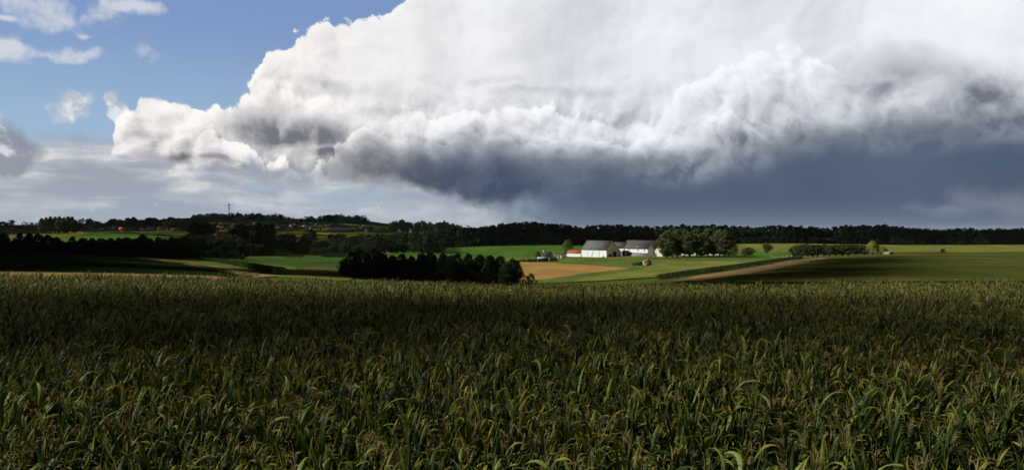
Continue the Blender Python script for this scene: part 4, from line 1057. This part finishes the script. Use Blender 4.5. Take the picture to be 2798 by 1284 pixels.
for u in np.arange(912, 956, 6.2):
    house('white gabled house of the terraced row on the hillside', 'white gables of the terraced row', u, 629, 1250, 7.5, 6.0, 4.5, 9.0, M['white'], M['dark_slate'], R(100), 'terraced_house', False)
house('bright orange roofed house standing out of the village', None, 323, 633, 1000, 9.5, 8, 5.0, 9.2, M['orange_tile'], M['orange_tile'], R(-6))
house('long brick farm with red roof at the far left edge', None, 12, 631, 1000, 22, 9, 3.6, 7.4, M['brick'], M['red_tile'], R(-6))
house('white house above the brick farm at the far left', None, 27, 622.5, 1500, 8, 7, 4.5, 8.5, M['white'], M['slate'], R(70))
house('low white bungalow under the olive poplars', None, 118, 624.5, 1200, 16, 8, 3.4, 6.6, M['white'], M['slate'], R(-10))
house('dark brick house with steep roof at the village entrance', None, 228, 630, 1150, 14, 9, 3.5, 9.5, M['brick'], M['brown_tile'], R(-4))
house('brick gabled house beside the village entrance', None, 250, 627, 1150, 9, 9, 5.5, 10, M['house_brick'], M['old_tile'], R(80))
house('long barn with rust red roof below the hillside village', None, 592, 643, 900, 22, 10, 4.0, 9.0, M['house_brick'], M['red_tile'], R(-3), 'long_barn', False, 'barn')
house('white house gable beside the dark valley tree', None, 1003, 634, 1250, 7, 7, 6, 9, M['white'], M['slate'], R(85))
house('small white shed in the hillside field', None, 908, 655, 800, 5, 4, 2.6, 4.2, M['white'], M['steel'], R(20), 'shed', False, 'shed')
for k in range(60):
    u = rng.uniform(260, 1250); v = rng.uniform(612, 636)
    x, y = hit(u, v, 1250); h = rng.uniform(4, 8)
    if 905 < u < 960 and 620 < v: continue
    hillk.put(x, y + 8, h, 'small dark garden tree between the village houses', group='garden trees of the village', name='garden_tree', w=h * 1.1)
for k in range(26):
    u = rng.uniform(-20, 260); v = rng.uniform(622, 632); x, y = hit(u, v, 1100)
    hillk.put(x, y, rng.uniform(4, 9), 'dark field tree near the far left farms', group='field trees at the far left', w=rng.uniform(8, 14))

# mast on the hill
def mast():
    p = at(626, 2800); top = (V0 - 553) / F * 2800 + ZC - p.z
    m = thing('lattice_mast', 'grey lattice mast with antenna rings on the wooded hilltop', 'mast', p)
    parts = []; w0, w1 = 1.7, 0.9
    for sx in (-1, 1):
        for sy in (-1, 1): parts.append(tube([(sx * w0, sy * w0, 0), (sx * w1, sy * w1, top * 0.86)], 0.22, 4))
    nz = 16
    for i in range(nz):
        t0, t1 = i / nz, (i + 1) / nz; a, b = w0 + (w1 - w0) * t0, w0 + (w1 - w0) * t1
        for s in (-1, 1):
            parts.append(tube([(-a, s * a, t0 * top * .86), (b, s * b, t1 * top * .86)], 0.12, 4)); parts.append(tube([(s * a, -a, t0 * top * .86), (s * b, b, t1 * top * .86)], 0.12, 4))
    obj('lattice', mesh_np('lattice', *join(parts), M['steel']), m)
    obj('spike', mesh_np('spike', *tube([(0, 0, top * 0.8), (0, 0, top)], [0.4, 0.2], 5), M['steel']), m)
    for z, r in ((0.60, 2.2), (0.80, 3.4), (0.86, 2.8)):
        pl = obj('platform', mesh_np('platform', *tube([(0, 0, z * top), (0, 0, z * top + 1.0)], [r, r], 8), M['steel']), m)
        for k in range(5):
            a = 2 * math.pi * k / 5
            obj('antenna', mesh_np('antenna', *tube([(math.cos(a) * r, math.sin(a) * r, z * top - 1.5), (math.cos(a) * r, math.sin(a) * r, z * top + 3.5)], 0.35, 4), M['steel']), pl)
mast()
p0 = at(931, 2300); o = thing('pole', 'thin pale pole rising from the hillside field', 'pole', p0)
hh = (V0 - 590) / F * 2300 + ZC - p0.z
obj('shaft', mesh_np('shaft', *tube([(0, 0, 0), (0, 0, hh * 0.5), (0, 0, hh)], [0.5, 0.42, 0.32], 6), M['steel']), o)
obj('cap', mesh_np('cap', *box(-0.9, 0.9, -0.9, 0.9, hh - 0.5, hh + 0.8), M['steel']), o)

# ------------------------------------------------------------------ planting around the farm
for i, (u, v, y, w) in enumerate(((1822, 631, 540, 14.6), (1836, 624, 552, 14.6), (1850, 626, 548, 13.4), (1870, 627, 556, 13.4), (1884, 634, 538, 14.0), (1904, 625, 552, 13.4), (1917, 640, 538, 13.4), (1935, 624, 545, 14.6), (1950, 630, 560, 13.4), (1966, 627, 538, 14.0), (1981, 629, 533, 14.6), (1991, 640, 545, 11.0))):
    side = ('nearest the gatehouse', 'second from the gatehouse', 'third from the gatehouse', 'fourth from the gatehouse', 'fifth from the gatehouse', 'sixth from the gatehouse', 'low in the middle', 'tallest right of the middle', 'seventh from the paddock side', 'third from the paddock side', 'second from the paddock side', 'nearest the paddock')[i]
    poplar.top(u, v, y, 'tall olive poplar of the farm grove, ' + side, group='poplar grove at the farm', w=w)
for (u, v, y, w, l) in ((2004, 677, 520, 7.5, 'small spreading orchard tree nearest the poplars'), (2036, 680, 505, 6.0, 'dark orchard tree left of a close pair'), (2049, 677, 505, 7.5, 'broad orchard tree right of a close pair'), (2096, 665, 560, 7.2, 'round orchard tree standing alone by the paddock fence')):
    orchard.top(u, v, y, l, w=w)
M['leaf_pollard'] = mat_leaf('pollard_leaves', lin(58, 70, 40), lin(72, 84, 48), lin(100, 104, 62), 0.2)
pollard = Kind('pollard_tree', 5, 7.6, 3.0, 0.18, 'flat', 80, 3600, 0.22, M['leaf_pollard'], 6, 0.22)
for i, (u, v) in enumerate(((2177, 671), (2190, 668), (2205, 667), (2221, 669), (2233, 669), (2252, 667), (2268, 670), (2284, 669), (2302, 668), (2318, 668), (2334, 669), (2348, 669), (2362, 670))):
    pollard.top(u, v, 404 + rng.uniform(-5, 5), 'rounded pollard tree, %s in the row counting from the yellow willow' % ORD[12 - i], group='pollard row left of the yellow willow', w=rng.uniform(6.6, 7.8))
orchard.top(2101, 668, 640, 'faint round tree at the left end of the pollard row', w=6)
bushk.top(2578, 680, 560, 'dark round bush in the fence of the far pasture', cat='bush', w=4.6)
bushk.top(2100, 672, 700, 'round bush on the far pasture beyond the orchard', cat='bush', w=5)
def willow(label, u, v, y, w, mat, strands=420):
    x = (u - U0) / F * y; g = gz(x, y); h = (V0 - v) / F * y + ZC - g; Rw = w / 2
    o = thing('weeping_willow', label, 'willow', (x, y, g), 0)
    C, N = [], []
    lobes = [(rng.uniform(0, 6.28), rng.uniform(0.15, 0.62) * Rw, rng.uniform(0.30, 0.46) * Rw, rng.uniform(0.72, 1.0)) for _ in range(9)] + [(0, 0, 0.5 * Rw, 1.0)]
    for _ in range(strands):
        la, lr, lw, lh = lobes[rng.integers(len(lobes))]
        a2 = rng.uniform(0, 6.28); q = math.sqrt(rng.uniform(0, 1))
        px, py = math.cos(la) * lr + math.cos(a2) * q * lw, math.sin(la) * lr + math.sin(a2) * q * lw
        a = math.atan2(py, px); r0 = math.hypot(px, py); qq = min(1.0, r0 / Rw)
        ztop = h * lh * (0.62 + 0.38 * math.sqrt(max(0, 1 - 0.8 * q * q))) * (1 - 0.18 * qq) * rng.uniform(0.96, 1.02)
        ln = rng.uniform(0.22, 0.6) * h * (0.35 + 0.65 * qq)
        for s in np.linspace(0, 1, 16):
            r = r0 + Rw * 0.16 * math.sin(s * 1.6); z = ztop + h * 0.03 * math.sin(s * 3.1) - ln * s ** 1.4
            if z < 0.6: break
            C.append((math.cos(a) * r + rng.normal(0, .12), math.sin(a) * r + rng.normal(0, .12), z)); N.append((math.cos(a) + rng.normal(0, .5), math.sin(a) + rng.normal(0, .5), 0.3))
    V, Fc = cards(np.array(C), 0.26 * rng.uniform(0.6, 1.3, len(C)), np.array(N), 0.5)
    obj('trunk', mesh_np('trunk', *trunk(h, 0.4, 0.25, 6, Rw * 0.6), M['bark'], True), o); obj('crown', mesh_np('crown', V, Fc, mat), o)
willow('weeping willow left of the red roofed annex', 1552, 653, 617, 12.0, M['leaf_mid'])
willow('yellow green weeping willow at the right end of the pollard row', 2384, 657, 400, 8.0, M['leaf_willow'])
willow('smaller willow mound leaning on the yellow willow', 2408, 672, 398, 6.0, M['leaf_willow'], 260)
for u, v, y, w, l in ((1470, 688, 545, 5.0, 'olive bush left of the tiny cottage'), (1503, 690, 545, 4.4, 'dark green bush right of the tiny cottage'), (1546, 684, 575, 2.6, 'yellow shrub behind the white hut'), (1742, 717, None, 6.0, 'bramble thicket left of the wooden field shelter'), (1751, 715, None, 4.0, 'reedy thicket touching the wooden field shelter'), (1649, 699, 556, 1.8, 'small bush at the foot of the barn wall')):
    bushk.top(u, v, y or hit(u, 727, 230)[1] + 1, l, cat='bush', w=w)
for i, (u0, u1, y, h, l) in enumerate(((1436, 1470, 505, 2.3, 'clipped hedge left of the log shelter'), (1416, 1440, 512, 1.7, 'low dark hedge farthest left of the log shelter'), (1500, 1526, 505, 2.2, 'clipped hedge right of the log shelter'))):
    x0, x1 = (u0 - U0) / F * y, (u1 - U0) / F * y; n = int((x1 - x0) * 420)
    P = np.stack([rng.uniform(x0, x1, n), y + rng.uniform(-0.9, 0.9, n), np.zeros(n)], 1)
    P[:, 2] = ground(P[:, 0], P[:, 1]) + h * rng.uniform(0, 1, n) ** 0.7 * (0.85 + 0.15 * np.sin(P[:, 0] * 1.7)) * np.clip(1.05 - ((P[:, 0] - (x0 + x1) / 2) / (x1 - x0) * 1.9) ** 4, 0, 1)
    q0 = Vector(((x0 + x1) / 2, y, gz((x0 + x1) / 2, y))); o = thing('hedge', l, 'hedge', q0); obj('leaves', mesh_np('leaves', *cards(P - np.array(q0), 0.17, rng.normal(0, 1, (n, 3))), M['leaf_orchard']), o)

# ------------------------------------------------------------------ strips of standing crop and weeds (uncountable)
def strip(name, label, pts, wid, h, mat, dens=30, size=0.22, y0=95):
    P = []
    for (a, b) in zip(pts[:-1], pts[1:]):
        A_, B_ = np.array(hit(*a, y0)), np.array(hit(*b, y0)); L = np.hypot(*(B_ - A_)); n = int(L * wid * dens)
        t = rng.uniform(0, 1, n); d = (B_ - A_) / L; nn = np.array([-d[1], d[0]])
        P.append(A_ + t[:, None] * (B_ - A_) + nn * rng.uniform(-wid / 2, wid / 2, n)[:, None])
    P = np.concatenate(P); z = ground(P[:, 0], P[:, 1]) + 0.1
    C = np.stack([P[:, 0], P[:, 1], z + h * rng.uniform(0, 1, len(P)) ** 0.75], 1)
    N = rng.normal(0, 1, C.shape); N[:, 2] *= 0.4
    o = obj(name, mesh_np(name, *cards(C, size * rng.uniform(0.6, 1.4, len(C)), N, 0.4), mat)); tag(o, label, kind='stuff')
M['leaf_straw'] = mat_leaf('straw_weeds', lin(140, 122, 88), lin(156, 138, 102), lin(118, 112, 74), 0.2)
M['leaf_maize_far'] = mat_leaf('maize_strip_leaves', lin(50, 66, 32), lin(62, 78, 38), lin(104, 98, 56), 0.25)
strip('maize_strip', 'dark strip of maize along the fallow strip', [(1800, 766), (1850, 758), (1900, 750), (1960, 742), (2030, 732), (2095, 722), (2165, 711), (2190, 707)], 2.2, 1.6, M['leaf_maize_far'], 34)
strip('maize_strip_beside_track', 'strip of maize beside the farm track', [(545, 712), (600, 718), (640, 725), (690, 735), (740, 746), (765, 752)], 3.0, 1.8, M['leaf_maize_far'], 30)
strip('maize_edge', 'dark edge of the far maize field at the left', [(220, 634), (300, 638), (400, 642), (470, 646)], 8, 2.4, M['leaf_maize_far'], 4, 0.6, 800)
strip('track_weeds', 'dry weeds standing along the farm track', [(380, 706), (500, 721), (600, 740), (700, 757)], 2.0, 0.6, M['leaf_straw'], 8, 0.2)
strip('dock_weeds', 'rust coloured dock weeds at the foot of the poplars', [(1775, 708), (1800, 709), (1840, 711), (1900, 712), (1970, 712)], 7.0, 1.0, M['leaf_rust'], 8, 0.28, 300)
strip('ditch_reeds', 'brownish reeds in the meadow ditch below the barn', [(1645, 718), (1690, 720), (1740, 722), (1760, 724)], 3.0, 0.6, M['leaf_rust'], 3, 0.25, 250)
strip('pasture_hedge', 'low hedge line across the far pasture', [(2440, 690), (2560, 691), (2620, 691)], 1.0, 1.0, M['leaf_orchard'], 40, 0.2, 520)

# ------------------------------------------------------------------ fences: each post a part, wires joined
def fence(label, pts, step, y0, h=1.15, r=0.07, wires=3):
    poly = [np.array(hit(*p[:2], p[2] if len(p) > 2 else y0)) for p in pts]
    st = poly[0]; f = thing('fence', label, 'fence', (st[0], st[1], gz(*st)))
    pos = []
    for a, b in zip(poly[:-1], poly[1:]):
        n = max(1, int(np.hypot(*(b - a)) / step))
        for i in range(n): pos.append(a + (b - a) * i / n)
    pos.append(poly[-1])
    me = mesh_np('post', *join([tube([(0, 0, -0.3), (0, 0, h)], [r, r * 0.9], 5), box(-r * .7, r * .7, -r * .7, r * .7, h - 0.05, h + 0.02)]), M['post'])
    W = []
    for i, p in enumerate(pos):
        q = (p[0] - st[0], p[1] - st[1], gz(*p) - gz(*st))
        obj('post', me, f, q, rng.uniform(0, 1))
    for k in range(wires):
        z = h * (0.35 + 0.3 * k)
        for a, b in zip(pos[:-1], pos[1:]):
            W.append(tube([(a[0] - st[0], a[1] - st[1], gz(*a) - gz(*st) + z), (b[0] - st[0], b[1] - st[1], gz(*b) - gz(*st) + z)], 0.008, 3))
    obj('wires', mesh_np('wires', *join(W), M['steel']), f)
fence('post and wire fence along the stubble field', [(1478, 767), (1540, 760), (1620, 750), (1700, 740), (1778, 729)], 3.2, 230)
fence('fence from the field shelter to the poplar grove', [(1780, 728), (1795, 719), (1810, 713), (1850, 712), (1920, 713), (1985, 713)], 5.0, 250)
fence('curving fence round the pale grass field', [(1690, 771), (1740, 765), (1800, 757), (1860, 746), (1930, 734), (1980, 727), (2028, 722), (2014, 716), (1985, 713)], 4.0, 230)
fence('fence crossing the grass right of the grove', [(2000, 715), (2060, 715), (2110, 712), (2150, 708)], 5.0, 280)
fence('fence behind the orchard trees', [(2012, 691), (2060, 691), (2110, 692), (2170, 693)], 6.0, 420)
fence('paddock fence beside the cows', [(2105, 701), (2140, 704), (2150, 709), (2112, 705), (2105, 701)], 3.5, 330)
fence('fence below the pollard row', [(2165, 706), (2215, 706), (2270, 706)], 4.0, 335)
fence('fence line along the far pasture', [(2425, 691), (2480, 691), (2530, 692), (2570, 692)], 6.5, 520, 1.3, 0.10)

# ------------------------------------------------------------------ cows in the paddock
def cow_mesh():
    def ring(c, rx, rz, n=10): return [(c[0], c[1] + rx * math.cos(2 * math.pi * i / n), c[2] + rz * math.sin(2 * math.pi * i / n)) for i in range(n)]
    secs = [((-1.0, 0, 1.18), 0.10, 0.12), ((-0.92, 0, 1.12), 0.30, 0.30), ((-0.55, 0, 1.05), 0.36, 0.40), ((0, 0, 1.02), 0.40, 0.42), ((0.5, 0, 1.05), 0.34, 0.42), ((0.8, 0, 1.12), 0.22, 0.32), ((1.05, 0, 1.28), 0.14, 0.20), ((1.25, 0, 1.36), 0.13, 0.17), ((1.5, 0, 1.22), 0.11, 0.13), ((1.68, 0, 1.10), 0.08, 0.09)]
    n = 10; V = []; Fc = []
    for c, a, b in secs: V += ring(c, a, b)
    for i in range(len(secs) - 1):
        for k in range(n): Fc.append((i * n + k, i * n + (k + 1) % n, (i + 1) * n + (k + 1) % n, (i + 1) * n + k))
    parts = [(np.array(V), np.array(Fc))]
    for x in (-0.78, 0.55):
        for y in (-0.2, 0.2):
            kn = 0.08 if x < 0 else -0.02
            parts.append(tube([(x, y, 0.95), (x - kn, y, 0.62), (x + kn * 0.9, y, 0.36), (x, y, 0.08), (x + 0.03, y, 0.0)], [0.15, 0.09, 0.06, 0.05, 0.07], 6))
    parts.append(tube([(-1.0, 0, 1.2), (-1.1, 0, 0.9), (-1.08, 0, 0.5)], [0.04, 0.03, 0.05], 5))
    for y in (-1, 1): parts.append(tube([(1.22, 0.1 * y, 1.45), (1.2, 0.28 * y, 1.46)], [0.05, 0.03], 5))
    return join(parts)
m = new_mat('black_and_white_hide'); p = opos(); oi = S(node('ShaderNodeObjectInfo').outputs['Random'])
finish(principled(mixc((0.02, 0.02, 0.022, 1), (0.75, 0.73, 0.70, 1), sstep(noise(vmath('ADD', p, xyz(oi * 9.0, oi * 3.0, 0.0)), 1.6, 1.0, 0.4), 0.50, 0.53)), 0.9, 0.1)); M['hide'] = m
cme = mesh_np('cow', *cow_mesh(), M['hide'], True)
for u, y, rz, l in ((2141, 434, 60, 'black and white cow at the left of the small herd'), (2150, 438, 170, 'black and white cow second in the herd, standing side on'), (2157, 436, 10, 'black and white cow third in the herd'), (2163, 433, 100, 'black and white cow nearest the pollard row')):
    o = obj('cow', cme, None, at(u, y), R(rz)); tag(o, l, 'cow', 'cows in the paddock')
# ------------------------------------------------------------------ maize
def mat_maize():
    m = new_mat('maize_leaf')
    g = node('ShaderNodeNewGeometry'); rnd = S(g.outputs['Random Per Island'])
    oi = S(node('ShaderNodeObjectInfo').outputs['Random'])
    uvn = node('ShaderNodeUVMap'); uu, vv, _ = sep(S(uvn.outputs[0]))
    p = wpos()
    big = noise(p, 0.10, 3.0, 0.5)
    dry = rnd * 0.55 + oi * 0.3 + big * 0.35                # how far this leaf has turned
    edge = math_n('ABSOLUTE', uu - 0.5) * 2.0
    nz = noise(xyz(uu * 6.0, vv * 3.0, rnd * 40.0), 2.0, 4.0, 0.6)
    col = mixc(c4(lin(17, 30, 13)), c4(lin(52, 74, 27)), rnd)
    col = mixc(col, c4(lin(142, 158, 82)), sstep(math_n('FRACT', rnd * 7.31), 0.70, 0.96, 0.0, 0.9))   # pale leaves at random, sunlit highlights put into their colour
    t = dry * 0.9 + vv * 0.55 + edge * 0.14 + (nz - 0.5) * 0.7
    col = mixc(col, c4(lin(152, 148, 54)), sstep(t, 1.0, 1.26, 0.0, 0.85))
    col = mixc(col, c4(lin(134, 94, 50)), sstep(t, 1.20, 1.38, 0.0, 0.9))
    col = mixc(col, c4(lin(206, 186, 142)), sstep(t + (nz - 0.5) * 0.5, 1.40, 1.58, 0.0, 0.8))
    rib = sstep(edge, 0.10, 0.03)
    col = mixc(col, c4(lin(124, 134, 74)), rib * 0.6)
    vein = math_n('SINE', uu * 60.0)
    b = principled(col, 0.46, 0.13, vein * 0.5 + nz, 0.0012)
    tr = node('ShaderNodeBsdfTranslucent'); put(tr.inputs[0], mixc(col, (1.2, 1.25, 0.6, 1), 1.0, 'MULTIPLY'))
    mx = node('ShaderNodeMixShader'); mx.inputs[0].default_value = 0.22
    S.nt.links.new(b.outputs[0], mx.inputs[1]); S.nt.links.new(tr.outputs[0], mx.inputs[2]); finish(mx)
    return m
M['maize'] = mat_maize()
M['maize_stalk'] = mat_plain('maize_stalk', lin(62, 72, 32), lin(84, 78, 42), 4.0, 0.6, 0.2)
m = new_mat('maize_tassel'); oi = S(node('ShaderNodeObjectInfo').outputs['Random'])
finish(principled(mixc(mixc(c4(lin(120, 108, 66)), c4(lin(150, 134, 86)), oi), c4(lin(92, 72, 48)), sstep(noise(opos(), 6.0), 0.5, 0.8)), 0.9, 0.1)); M['tassel'] = m
M['husk'] = mat_plain('maize_husk', lin(150, 150, 90), lin(176, 166, 112), 6.0, 0.8, 0.1)

def maize_leaf(h, az, length, width, up, curl, twist, kink=0.0, n=8):
    """one arching blade: three points across, folded along the midrib"""
    s = np.linspace(0, 1, n + 1)
    ang = up + curl * s ** 1.6 + kink * np.clip((s - 0.62) / 0.18, 0, 1)                                # angle from the vertical along the blade
    dr, dz = np.sin(ang), np.cos(ang)
    r = np.concatenate([[0], np.cumsum((dr[1:] + dr[:-1]) / 2 * length / n)]); z = h + np.concatenate([[0], np.cumsum((dz[1:] + dz[:-1]) / 2 * length / n)])
    w = width * np.minimum((s / 0.22 + 0.25), 1) * np.clip(1 - s ** 2.4, 0, 1) ** 0.8; w[-1] = 0.004
    ph = az + 0.25 * np.sin(s * 2.5 + twist) * s
    C = np.stack([np.cos(ph) * r, np.sin(ph) * r, z], 1)
    T = np.stack([np.cos(ph) * dr, np.sin(ph) * dr, dz], 1)
    side = np.stack([-np.sin(ph), np.cos(ph), np.zeros_like(s)], 1)
    nrm = np.cross(T, side)
    tw = twist * s
    side = side * np.cos(tw)[:, None] + nrm * np.sin(tw)[:, None]
    nrm = np.cross(T, side)
    wave = 0.14 * np.sin(s * 17 + twist * 5) * w
    Lf = C - side * w[:, None] / 2 - nrm * (w * 0.22 + wave)[:, None]; Rt = C + side * w[:, None] / 2 - nrm * (w * 0.22 - wave)[:, None]
    V = np.stack([Lf, C, Rt], 1).reshape(-1, 3)
    uv = np.stack([np.tile([0, 0.5, 1.0], n + 1), np.repeat(s, 3)], 1)
    Fc = []
    for i in range(n):
        for k in range(2): Fc.append((3 * i + k, 3 * i + k + 1, 3 * i + k + 4, 3 * i + k + 3))
    return V, np.array(Fc), uv
def tassel(h, tilt):
    parts = []; base = np.array([0, 0, h])
    L = rng.uniform(0.28, 0.38)
    parts.append(tube([base, base + np.array([tilt * .3, 0, L * .6]), base + np.array([tilt, 0, L])], [0.006, 0.007, 0.003], 3))
    for k in range(rng.integers(5, 9)):
        a = rng.uniform(0, 6.28); l = rng.uniform(0.16, 0.26); sp = rng.uniform(0.35, 1.0); z0 = rng.uniform(0.0, 0.12)
        d = np.array([math.cos(a), math.sin(a), 0])
        b = base + np.array([0, 0, z0])
        parts.append(tube([b, b + d * l * 0.45 * sp + np.array([0, 0, l * 0.65]), b + d * l * 0.95 * sp + np.array([0, 0, l * (0.95 - 0.4 * sp)])], [0.004, 0.0055, 0.003], 3))
    return join(parts)
def maize_plant(old=False):
    """stalk, blades and tassel as separate pieces"""
    H = rng.uniform(1.85, 2.2); plane = rng.uniform(0, 6.28); nl = rng.integers(9, 13)
    leaves = []
    for i in range(nl):
        t = i / (nl - 1); h = 0.35 + (H - 0.45) * t
        az = plane + (math.pi if i % 2 else 0) + rng.normal(0, 0.35)
        ln = rng.uniform(0.78, 1.08) * (1 - 0.32 * max(0, t - 0.6) / 0.4) * (0.75 if t < 0.15 else 1)
        if rng.uniform() < 0.62: up, curl = rng.uniform(0.12, 0.32), rng.uniform(0.1, 0.7)        # stiff, upright
        else: up, curl = rng.uniform(0.3, 0.6), rng.uniform(1.1, 2.3)                              # arching over
        leaves.append(maize_leaf(h, az, ln, rng.uniform(0.062, 0.092), up, curl, rng.normal(0, 0.5), rng.uniform(1.2, 2.4) if rng.uniform() < 0.2 else 0.0))
    st = tube([(0, 0, -0.1), (0.01, 0, H * 0.5), (0, 0.01, H + 0.05)], [0.016, 0.013, 0.007], 5)
    has_t = rng.uniform() < 0.5
    ts = tassel(H + 0.03, rng.normal(0, 0.06)) if has_t else None
    a = plane + 1.0; IV, IF = ico(1)
    cob = IV * np.array([0.03, 0.03, 0.12]) + np.array([0.05 * math.cos(a), 0.05 * math.sin(a), H * 0.5])
    return dict(H=H, leaves=leaves, stalk=st, tassel=ts, cob=(cob, IF))
NV = 16
PLANTS = [maize_plant() for _ in range(NV)]
def field_points():
    th = R(52); d = np.array([math.cos(th), math.sin(th)]); nn = np.array([-d[1], d[0]])
    pts = []
    for k in range(-160, 260):
        o = nn * k * 0.75; s = np.arange(-60, 160, 0.22)
        s = s + rng.normal(0, 0.035, len(s))
        P = o + d * s[:, None] + rng.normal(0, 0.045, (len(s), 2))
        x, y = P[:, 0], P[:, 1]
        edge = 88.0 + 0.8 * np.sin(x * 0.35) + 0.5 * np.sin(x * 1.3)
        ok = (y > 8.0) & (y < edge) & (np.abs(x) < 0.74 * y + 4) & (rng.uniform(0, 1, len(s)) > (0.6 if k in (4, 7, 40, 43, -28, -25) else 0.08))
        pts.append(P[ok])
    return np.concatenate(pts)
def maize_field():
    P = field_points(); n = len(P)
    z = ground(P[:, 0], P[:, 1])
    lowf = np.sin(P[:, 0] * 0.23 + 1) * np.sin(P[:, 1] * 0.19 + 2) * 0.5 + np.sin(P[:, 0] * 0.71 + P[:, 1] * 0.5) * 0.3
    sc = 1.05 + 0.08 * lowf + rng.normal(0, 0.075, n)
    rot = np.stack([rng.normal(0, 0.05, n), rng.normal(0, 0.05, n), rng.uniform(0, 6.28, n)], 1)
    var = rng.integers(0, NV, n)
    # the 300 that show largest: nearest ones whose heads stand inside the frame
    topz = z + 2.0 * sc
    u = U0 + F * P[:, 0] / P[:, 1]; v = V0 + F * (ZC - topz) / P[:, 1]
    vis = (u > 20) & (u < 2778) & (v < 1262)
    idx = np.where(vis)[0]; idx = idx[np.argsort(P[idx, 1])][:300]
    rest = np.setdiff1d(np.arange(n), idx)
    # --- individuals
    pm = []
    for q in PLANTS:
        it = [('stalk', mesh_np('stalk', *q['stalk'], M['maize_stalk'], True))]
        it += [('leaf', mesh_np('leaf', V, Fc, M['maize'], True, uv)) for V, Fc, uv in q['leaves']]
        if q['tassel'] is not None: it.append(('tassel', mesh_np('tassel', *q['tassel'], M['tassel'])))
        it.append(('cob', mesh_np('cob', *q['cob'], M['husk'], True)))
        pm.append(it)
    for i in idx:
        o = thing('maize_plant', 'tall maize plant with drying leaves in the nearest rows', 'maize', (P[i, 0], P[i, 1], z[i]), 0, 'maize plants of the nearest rows')
        o.rotation_euler = rot[i]; o.scale = (sc[i],) * 3
        for nm, me in pm[var[i]]: obj(nm, me, o)
    # --- the rest of the field, one object
    protos = bpy.data.collections.new('maize_variants')
    for k, q in enumerate(PLANTS):
        Vs, Fs, Us, Mi, c = [], [], [], [], 0
        def add(V, Fc, uv, mi):
            nonlocal c
            Vs.append(V); Fs.extend([tuple(int(a) + c for a in f) for f in Fc]); Us.append(uv if uv is not None else np.zeros((len(V), 2))); Mi.extend([mi] * len(Fc)); c += len(V)
        for V, Fc, uv in q['leaves']: add(V, Fc, uv, 0)
        add(*q['stalk'], None, 1)
        if q['tassel'] is not None: add(*q['tassel'], None, 2)
        me = bpy.data.meshes.new('maize_variant'); V = np.concatenate(Vs); U = np.concatenate(Us)
        me.from_pydata([tuple(a) for a in V], [], Fs); me.update()
        for mm in ('maize', 'maize_stalk', 'tassel'): me.materials.append(M[mm])
        me.polygons.foreach_set('material_index', Mi); me.polygons.foreach_set('use_smooth', [True] * len(Fs))
        l = me.uv_layers.new(name='UVMap'); li = np.zeros(len(me.loops), np.int32); me.loops.foreach_get('vertex_index', li)
        l.data.foreach_set('uv', U[li].astype(np.float32).ravel())
        protos.objects.link(bpy.data.objects.new('maize_variant_%02d' % k, me))
    me = bpy.data.meshes.new('maize_crop')
    me.vertices.add(len(rest)); me.vertices.foreach_set('co', np.stack([P[rest, 0], P[rest, 1], z[rest]], 1).astype(np.float32).ravel())
    a = me.attributes.new('rot', 'FLOAT_VECTOR', 'POINT'); a.data.foreach_set('vector', rot[rest].astype(np.float32).ravel())
    a = me.attributes.new('siz', 'FLOAT', 'POINT'); a.data.foreach_set('value', sc[rest].astype(np.float32))
    a = me.attributes.new('pick', 'INT', 'POINT'); a.data.foreach_set('value', var[rest].astype(np.int32))
    me.update()
    o = obj('maize_crop', me); tag(o, 'dense ripening maize crop filling the slope', kind='stuff')
    ng = bpy.data.node_groups.new('maize_crop', 'GeometryNodeTree')
    ng.interface.new_socket('Geometry', in_out='INPUT', socket_type='NodeSocketGeometry'); ng.interface.new_socket('Geometry', in_out='OUTPUT', socket_type='NodeSocketGeometry')
    gi, go = ng.nodes.new('NodeGroupInput'), ng.nodes.new('NodeGroupOutput')
    m2p = ng.nodes.new('GeometryNodeMeshToPoints'); iop = ng.nodes.new('GeometryNodeInstanceOnPoints'); ci = ng.nodes.new('GeometryNodeCollectionInfo')
    ci.inputs['Collection'].default_value = protos; ci.inputs['Separate Children'].default_value = True; ci.inputs['Reset Children'].default_value = True
    def attr(name, t):
        a = ng.nodes.new('GeometryNodeInputNamedAttribute'); a.data_type = t; a.inputs['Name'].default_value = name; return a.outputs['Attribute']
    L = ng.links.new
    L(gi.outputs[0], m2p.inputs['Mesh']); L(m2p.outputs[0], iop.inputs['Points']); L(ci.outputs[0], iop.inputs['Instance'])
    iop.inputs['Pick Instance'].default_value = True
    L(attr('pick', 'INT'), iop.inputs['Instance Index']); L(attr('siz', 'FLOAT'), iop.inputs['Scale'])
    e2r = ng.nodes.new('FunctionNodeEulerToRotation'); L(attr('rot', 'FLOAT_VECTOR'), e2r.inputs[0]); L(e2r.outputs[0], iop.inputs['Rotation'])
    L(iop.outputs[0], go.inputs[0])
    md = o.modifiers.new('plants', 'NODES'); md.node_group = ng
    print('maize plants', n)
maize_field()

# ------------------------------------------------------------------ thin haze in the valley air
def haze():
    m = bpy.data.materials.new('haze_air'); m.use_nodes = True; nt = m.node_tree; nt.nodes.clear()
    pv = nt.nodes.new('ShaderNodeVolumePrincipled'); pv.inputs['Color'].default_value = (0.88, 0.93, 1.0, 1); pv.inputs['Density'].default_value = 1.0e-5; pv.inputs['Anisotropy'].default_value = 0.0
    out = nt.nodes.new('ShaderNodeOutputMaterial'); nt.links.new(pv.outputs[0], out.inputs['Volume'])
    o = obj('haze', mesh_np('haze', *box(-52000, 52000, -1500, 42000, -900, 190), m)); tag(o, kind='stuff')
haze()
